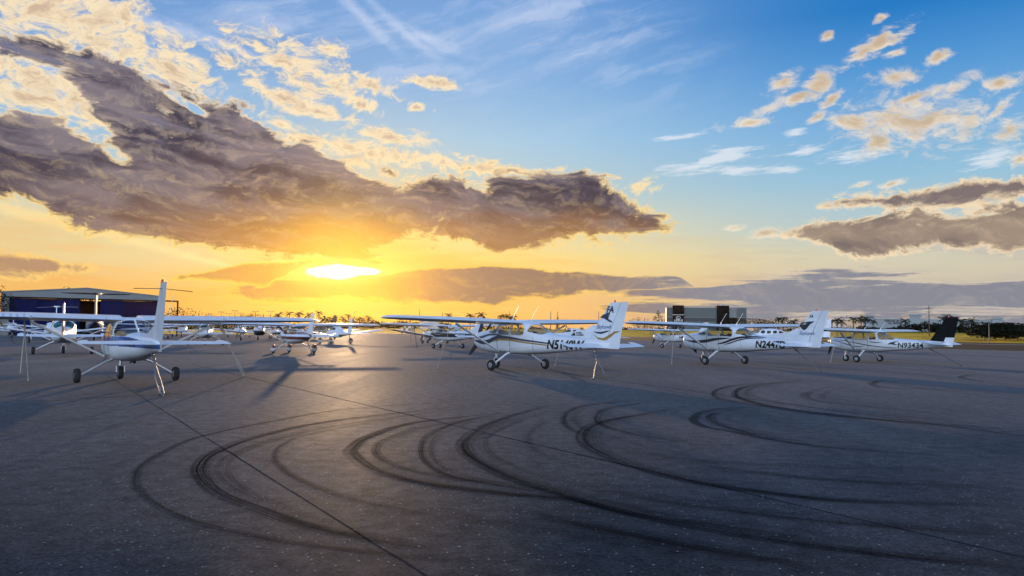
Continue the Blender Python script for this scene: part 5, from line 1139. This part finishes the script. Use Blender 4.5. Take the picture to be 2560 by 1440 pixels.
def tree(name, loc, h, w, label, seed, cone=False, m_=None, trunk=.35, n=420, group=None, leaf=None):
    rg = random.Random(seed); r = tag(empty(name, loc, rg.uniform(0, 6)), label, 'tree', group); mb = MB(); th = h * trunk
    mb.tube([(0, 0, -.1), (w * .02, 0, th), (0, w * .02, h * .8)], [h * .028, h * .02, h * .006], 7)
    for k in range(5):
        a = k * 1.3 + seed; mb.tube([(0, 0, th * (.8 + .1 * k)), (w * .33 * math.cos(a), w * .33 * math.sin(a), th * 1.1 + h * .12 * k * .6)], [h * .012, h * .004], 5)
    mb.build('trunk', BARK, r); mb = MB(); ls = leaf or max(.17, h * .028)
    if cone:
        for k in range(14):
            f = k / 13; leaf_cloud(mb, (0, 0, th * .5 + (h - th * .5) * f), (w * .5 * (1 - f) + .1, w * .5 * (1 - f) + .1, h * .05), max(4, int(n / 12 * (1 - f * .8))), ls, rg)
    else:
        for k in range(11):
            a = rg.uniform(0, 6.28); q = rg.uniform(0, .36) * w; zz = th + (h - th) * rg.uniform(.15, .82); leaf_cloud(mb, (q * math.cos(a), q * math.sin(a), zz), (w * rg.uniform(.16, .28), w * rg.uniform(.16, .28), (h - th) * rg.uniform(.14, .24)), n // 11, ls, rg)
    mb.build('crown', m_ or LEAF, r); return r
def palm_proto(seed, h, fl, label):
    rg = random.Random(seed); r = tag(empty('palm_tree', (0, 0, -500)), label, 'palm'); mb = MB(); bend = rg.uniform(-.4, .4)
    mb.tube([(0, 0, -.2), (bend * .3, 0, h * .35), (bend * .8, 0, h * .7), (bend, 0, h)], [.24, .17, .15, .19], 8); mb.build('trunk', BARK, r, True); mb = MB()
    for k in range(17):
        a = k * 2.399 + rg.uniform(-.2, .2); e = R(rg.uniform(-25, 70)); L_ = fl * rg.uniform(.8, 1.1); p = Vector((bend, 0, h)); d = Vector((math.cos(a) * math.cos(e), math.sin(a) * math.cos(e), math.sin(e))); sd = Vector((-math.sin(a), math.cos(a), 0)); pts = []
        for i in range(8): pts.append(p.copy()); p += d * (L_ / 8); d = (d + Vector((0, 0, -.22))).normalized()
        for i in range(7):
            wv_ = fl * .17 * math.sin(math.pi * (i + 1) / 9); A_, B_ = pts[i], pts[i + 1]
            for s_ in (1, -1):
                o = sd * (s_ * wv_) + Vector((0, 0, -wv_ * .55)); mb.add([A_, A_.lerp(B_, .62), A_.lerp(B_, .8) + o + (B_ - A_) * .5, A_.lerp(B_, .3) + o + (B_ - A_) * .5], [(0, 1, 2, 3)])
        mb.tube(pts, [.05] + [.03] * 7, 4)
    mb.build('fronds', PALMG, r); return r
palms = [  # frame column of the crown, row of its top, distance, wording
 (626, 786, 330, 'short palm left of the palm row, seen over the left airplane\'s outer wing'), (697, 780, 330, 'bushy palm over the left airplane\'s right wing, second from left of the row'),
 (722, 777, 330, 'tall slim palm over the left wing tip, third from left of the row'), (747, 778, 330, 'palm left of the leaning white fin tip, fourth from left'), (772, 782, 330, 'stubby palm just left of the wing tip of the left airplane'),
 (796, 775, 330, 'tallest palm of the row, above the tip of the left airplane\'s wing'), (836, 788, 420, 'small hazy palm right of the brown fin'), (858, 790, 420, 'faint hazy palm right of the sunlit fin, below the sun'),
 (873, 784, 400, 'clear golden palm below the sun'), (902, 792, 440, 'low golden palm right of the clear one below the sun'), (921, 788, 440, 'broad golden palm left of the centre airplane\'s wing tip'),
 (1123, 781, 420, 'lone palm above the outer wing of the centre airplane'), (1176, 783, 420, 'palm above the middle of the centre airplane\'s left wing'), (1202, 780, 400, 'bushy dark palm left of the trio above the cabin roof'),
 (1253, 785, 420, 'leftmost palm of the trio above the centre cabin'), (1267, 784, 420, 'middle palm of the trio above the centre cabin'), (1281, 786, 420, 'rightmost palm of the trio above the centre cabin'),
 (1945, 791, 330, 'left palm of the pair right of the glass building'), (1958, 793, 330, 'right palm of the pair right of the glass building'), (1985, 797, 340, 'low palm between the pair and the black-swoosh fin'),
 (2078, 796, 300, 'small palm just right of the black-swoosh fin'), (2093, 794, 290, 'full palm in front of the small low white building'), (2104, 798, 300, 'short palm at the low white building\'s right half'),
 (2133, 791, 280, 'tall palm left of the service hall'), (2151, 792, 280, 'palm with full crown at the service hall\'s left end'), (2164, 789, 285, 'ragged palm at the service hall\'s left corner tower'),
 (2184, 797, 280, 'low palm in front of the service hall\'s left tower'), (2262, 796, 275, 'palm hiding the end of the service sign'), (2376, 786, 190, 'dark thick palm behind the black tail fin'), (2362, 789, 195, 'dark palm left of the thick one, behind the black tail'), (2402, 795, 240, 'palm right of the black tail fin'), (2426, 794, 260, 'lone round palm at the right part of the service hall'), (2312, 801, 270, 'low palm in front of the hall under the tall utility pole')]
protos = [palm_proto(3, 7.0, 2.6, palms[0][3]), palm_proto(8, 7.0, 2.9, palms[0][3]), palm_proto(21, 7.0, 2.3, palms[0][3])]
used = [False] * 3
for i, (px, py, D_, lb) in enumerate(palms):
    pr0 = protos[i % 3]; o = pr0 if not used[i % 3] else copy_tree(pr0); used[i % 3] = True
    T = at(px, py, D_); k = T.z / 8.2; kw = max(.75, k) * (1.25 if px > 1900 else 1.1); o.location = (T.x, D_, 0); o.scale = (kw, kw, k); o.rotation_euler = (0, 0, i * 1.7); tag(o, lb, 'palm', 'palms along the airfield edge')
trees = [(427, 766, 190, 11, 'round dark tree beside the hangar door frame', 0, 260), (-2, 702, 105, 5.0, 'dark tree cut by the left frame edge, beside the hangar', 0, 300), (190, 716, 160, 9, 'treetop showing over the hangar roof', 0, 260), (172, 718, 165, 6, 'thin treetop left of the hangar ridge', 0, 160),
 (466, 786, 330, 6, 'small dark tree far left of the lamp masts', 0, 160), (481, 787, 330, 3, 'narrow bush right of the small dark tree', 0, 100), (532, 783, 330, 13, 'broad low tree among the lamp masts', 0, 260), (558, 787, 330, 4, 'bush below the leftmost tall lamp mast', 0, 120), (600, 786, 330, 16, 'wide rounded tree over the left airplane\'s wing', 0, 260), (668, 784, 330, 18, 'domed tree between two palms over the left wing', 0, 300),
 (1394, 782, 420, 4, 'narrow pointed conifer above the centre airplane\'s wing', 1, 160), (1595, 793, 380, 17, 'low spreading tree left of the spiky pine', 0, 220), (1645, 780, 360, 22, 'spiky pine-like tree left of the glass building', 1, 420),
 (1885, 794, 330, 30, 'broad dark tree at the right foot of the glass building', 0, 420), (1920, 801, 340, 16, 'low dark shrub tree between glass building and palms', 0, 240), (1975, 800, 345, 22, 'dark bushy tree under the right palms', 0, 260), (2016, 799, 350, 16, 'dark bushy tree hidden beside the black-swoosh fin', 0, 220),
 (2158, 811, 255, 14, 'dark rounded bush in front of the hall\'s left end', 0, 220), (2182, 809, 250, 13, 'dark clipped tree left below the service sign', 0, 220), (2206, 813, 250, 10, 'dark round bush below the service sign', 0, 200), (2232, 815, 250, 12, 'low dark bush right below the service sign', 0, 200),
 (2266, 803, 245, 14, 'dark leafy tree covering the sign\'s right end', 0, 260), (2288, 801, 248, 12, 'dark leafy tree left of the utility pole', 0, 240), (2330, 803, 240, 15, 'dark leafy tree right of the utility pole', 0, 260), (2352, 806, 235, 12, 'dark tree left of the black tail', 0, 240), (2405, 810, 240, 12, 'dark bush right of the black tail', 0, 220), (2432, 815, 240, 10, 'low bush under the lone round palm', 0, 180),
 (2462, 806, 190, 12, 'left part of the dark tree row at the right frame edge', 0, 380), (2488, 807, 190, 12, 'second dark tree of the row at the right edge', 0, 380), (2516, 807, 188, 12, 'third dark tree of the row at the right edge', 0, 380), (2545, 812, 186, 12, 'dark tree touching the right frame edge', 0, 380)]
for i, (px, py, D_, w__, lb, cone, n_) in enumerate(trees):
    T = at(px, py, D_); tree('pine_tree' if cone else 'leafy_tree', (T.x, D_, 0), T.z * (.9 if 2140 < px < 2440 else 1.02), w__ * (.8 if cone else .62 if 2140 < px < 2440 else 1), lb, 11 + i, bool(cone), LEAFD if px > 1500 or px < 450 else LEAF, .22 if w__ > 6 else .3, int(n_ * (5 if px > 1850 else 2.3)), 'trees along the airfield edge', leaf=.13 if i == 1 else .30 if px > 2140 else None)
# the far woods, one mass
rg = random.Random(5); mb = MB()
def wood(px0, px1, D0, D1, h0, n, w_=6., lf=.8):
    for k in range(n):
        f = rg.random(); px = px0 + (px1 - px0) * f; D_ = D0 + (D1 - D0) * f + rg.uniform(-12, 12); b = at(px, 825, D_); hh = h0 * (.80 + .20 * math.sin(px * .037) * math.sin(px * .021 + 1)) * rg.uniform(.6, 1.12)
        leaf_cloud(mb, (b.x, D_, hh * .42), (w_ * rg.uniform(.5, 1.2), 5, hh * .56), 46, lf, rg)
wood(800, 1120, 560, 620, 11.0, 230); wood(380, 820, 520, 560, 6.5, 200); wood(1120, 1700, 620, 520, 5.0, 190); wood(1860, 2100, 380, 360, 4.0, 90, 4, .5); wood(2120, 2480, 250, 215, 1.7, 110, 3, .28); wood(-200, 10, 200, 200, 4, 20, 4)
tag(mb.build('far_woods', LEAF), kind='stuff')
def mast(px, top, D_, label, kind):
    T = at(px, top, D_); h = T.z; r = tag(empty('light_mast' if kind == 'T' else 'utility_pole' if kind == 'U' else 'mast', (T.x, D_, 0)), label, 'lamp post' if kind == 'T' else 'pole', 'masts and poles beyond the apron'); k = D_ / 400
    mb = MB(); mb.tube([(0, 0, -.2), (0, 0, h)], [.20 * k + .04, .11 * k + .03], 8); mb.build('pole', POLE if kind != 'U' else WOODP, r, True)
    if kind == 'T':
        mb = MB(); mb.box((0, 0, h - .1), (2.8 * k + .4, .22, .18)); [mb.box((s_ * (1.25 * k + .1), 0, h - .28), (.8 * k, .5, .26)) for s_ in (1, -1)]; mb.build('lamp_head', POLE, r)
    if kind == 'U':
        mb = MB(); [mb.box((0, 0, h - a), (1.9, .14, .14)) for a in (.9, 1.8, 3.2)]; mb.build('crossarm', WOODP, r)
    if kind == 'C':
        mb = MB(); mb.tube([(0, 0, h - .1), (.5 * k, 0, h + .9 * k), (1.5 * k, 0, h + 1.2 * k)], .09 * k + .02, 6); mb.build('lamp_arm', POLE, r)
for a in [(553, 779, 400, 'tall T-headed lamp mast over the left airplane\'s wing, left of the pair', 'T'), (573, 783, 430, 'short T-headed lamp mast between two taller ones', 'T'), (587.5, 776, 400, 'tallest T-headed lamp mast, right of the short one', 'T'), (602.5, 782, 430, 'T-headed lamp mast beside the blue fin', 'T'), (639, 778, 410, 'T-headed lamp mast above the leftmost palm of the row', 'T'), (677, 777.5, 410, 'T-headed lamp mast above the domed tree', 'T'),
          (497, 781, 400, 'curved-arm lamp post far left of the lamp masts', 'C'), (885, 784, 430, 'curved-arm lamp post in the golden glow', 'C'), (1049, 773, 420, 'thin mast above the centre airplane\'s outer wing', 'M'), (1106.6, 781, 430, 'short thin mast left of the lone palm', 'M'), (1187.6, 783, 430, 'thin mast between two palms over the centre wing', 'M'), (1273, 778, 430, 'thin mast above the palm trio', 'M'), (1377, 779, 330, 'thick dark pole left of the pointed conifer', 'U' if False else 'M'), (1497, 779, 330, 'thick pole left of the centre airplane\'s fin', 'M'), (2117, 788, 400, 'thin far mast between black-swoosh fin and service hall', 'M'),
          (2322, 764, 215, 'tall wooden utility pole with crossarms in front of the service hall', 'U'), (2445, 797, 230, 'short utility pole at the right part of the service hall', 'M'), (2472, 806, 175, 'pale thin pole before the dark tree row', 'M'), (1611, 795, 390, 'thin pole left of the spiky pine', 'M')]: mast(*a)
# power lines running right from the utility pole
mb = MB(); T = at(2322, 768, 215)
for dz_, ex in ((0, 0), (-1.0, .4), (-2.2, -.3)):
    A_ = Vector((T.x, 215, T.z + dz_)); B_ = Vector((T.x + 95, 170, T.z + dz_ - .5)); mb.tube([A_.lerp(B_, i / 14) - Vector((0, 0, 1.3 * math.sin(math.pi * i / 14))) for i in range(15)], .022, 4)
tag(mb.build('power_line', DARKMETAL), 'thin power lines running right from the tall utility pole', 'cable')
# ------------------------------------------------------------------ air: thin haze that glows where the low sun stands behind it
mb = MB(); mb.box((0, 300, 24.5), (2000, 720, 53)); hz_ = mb.build('haze', [])
hm = bpy.data.materials.new('haze_air'); hm.use_nodes = True; t = hm.node_tree; t.nodes.clear(); o_ = t.nodes.new('ShaderNodeOutputMaterial'); v_ = t.nodes.new('ShaderNodeVolumePrincipled')
v_.inputs['Color'].default_value = (1., .74, .36, 1); v_.inputs['Density'].default_value = .000018; v_.inputs['Anisotropy'].default_value = .89
t.links.new(v_.outputs[0], o_.inputs['Volume']); hz_.data.materials.append(hm); tag(hz_, kind='stuff')
scene.cycles.volume_bounces = 0
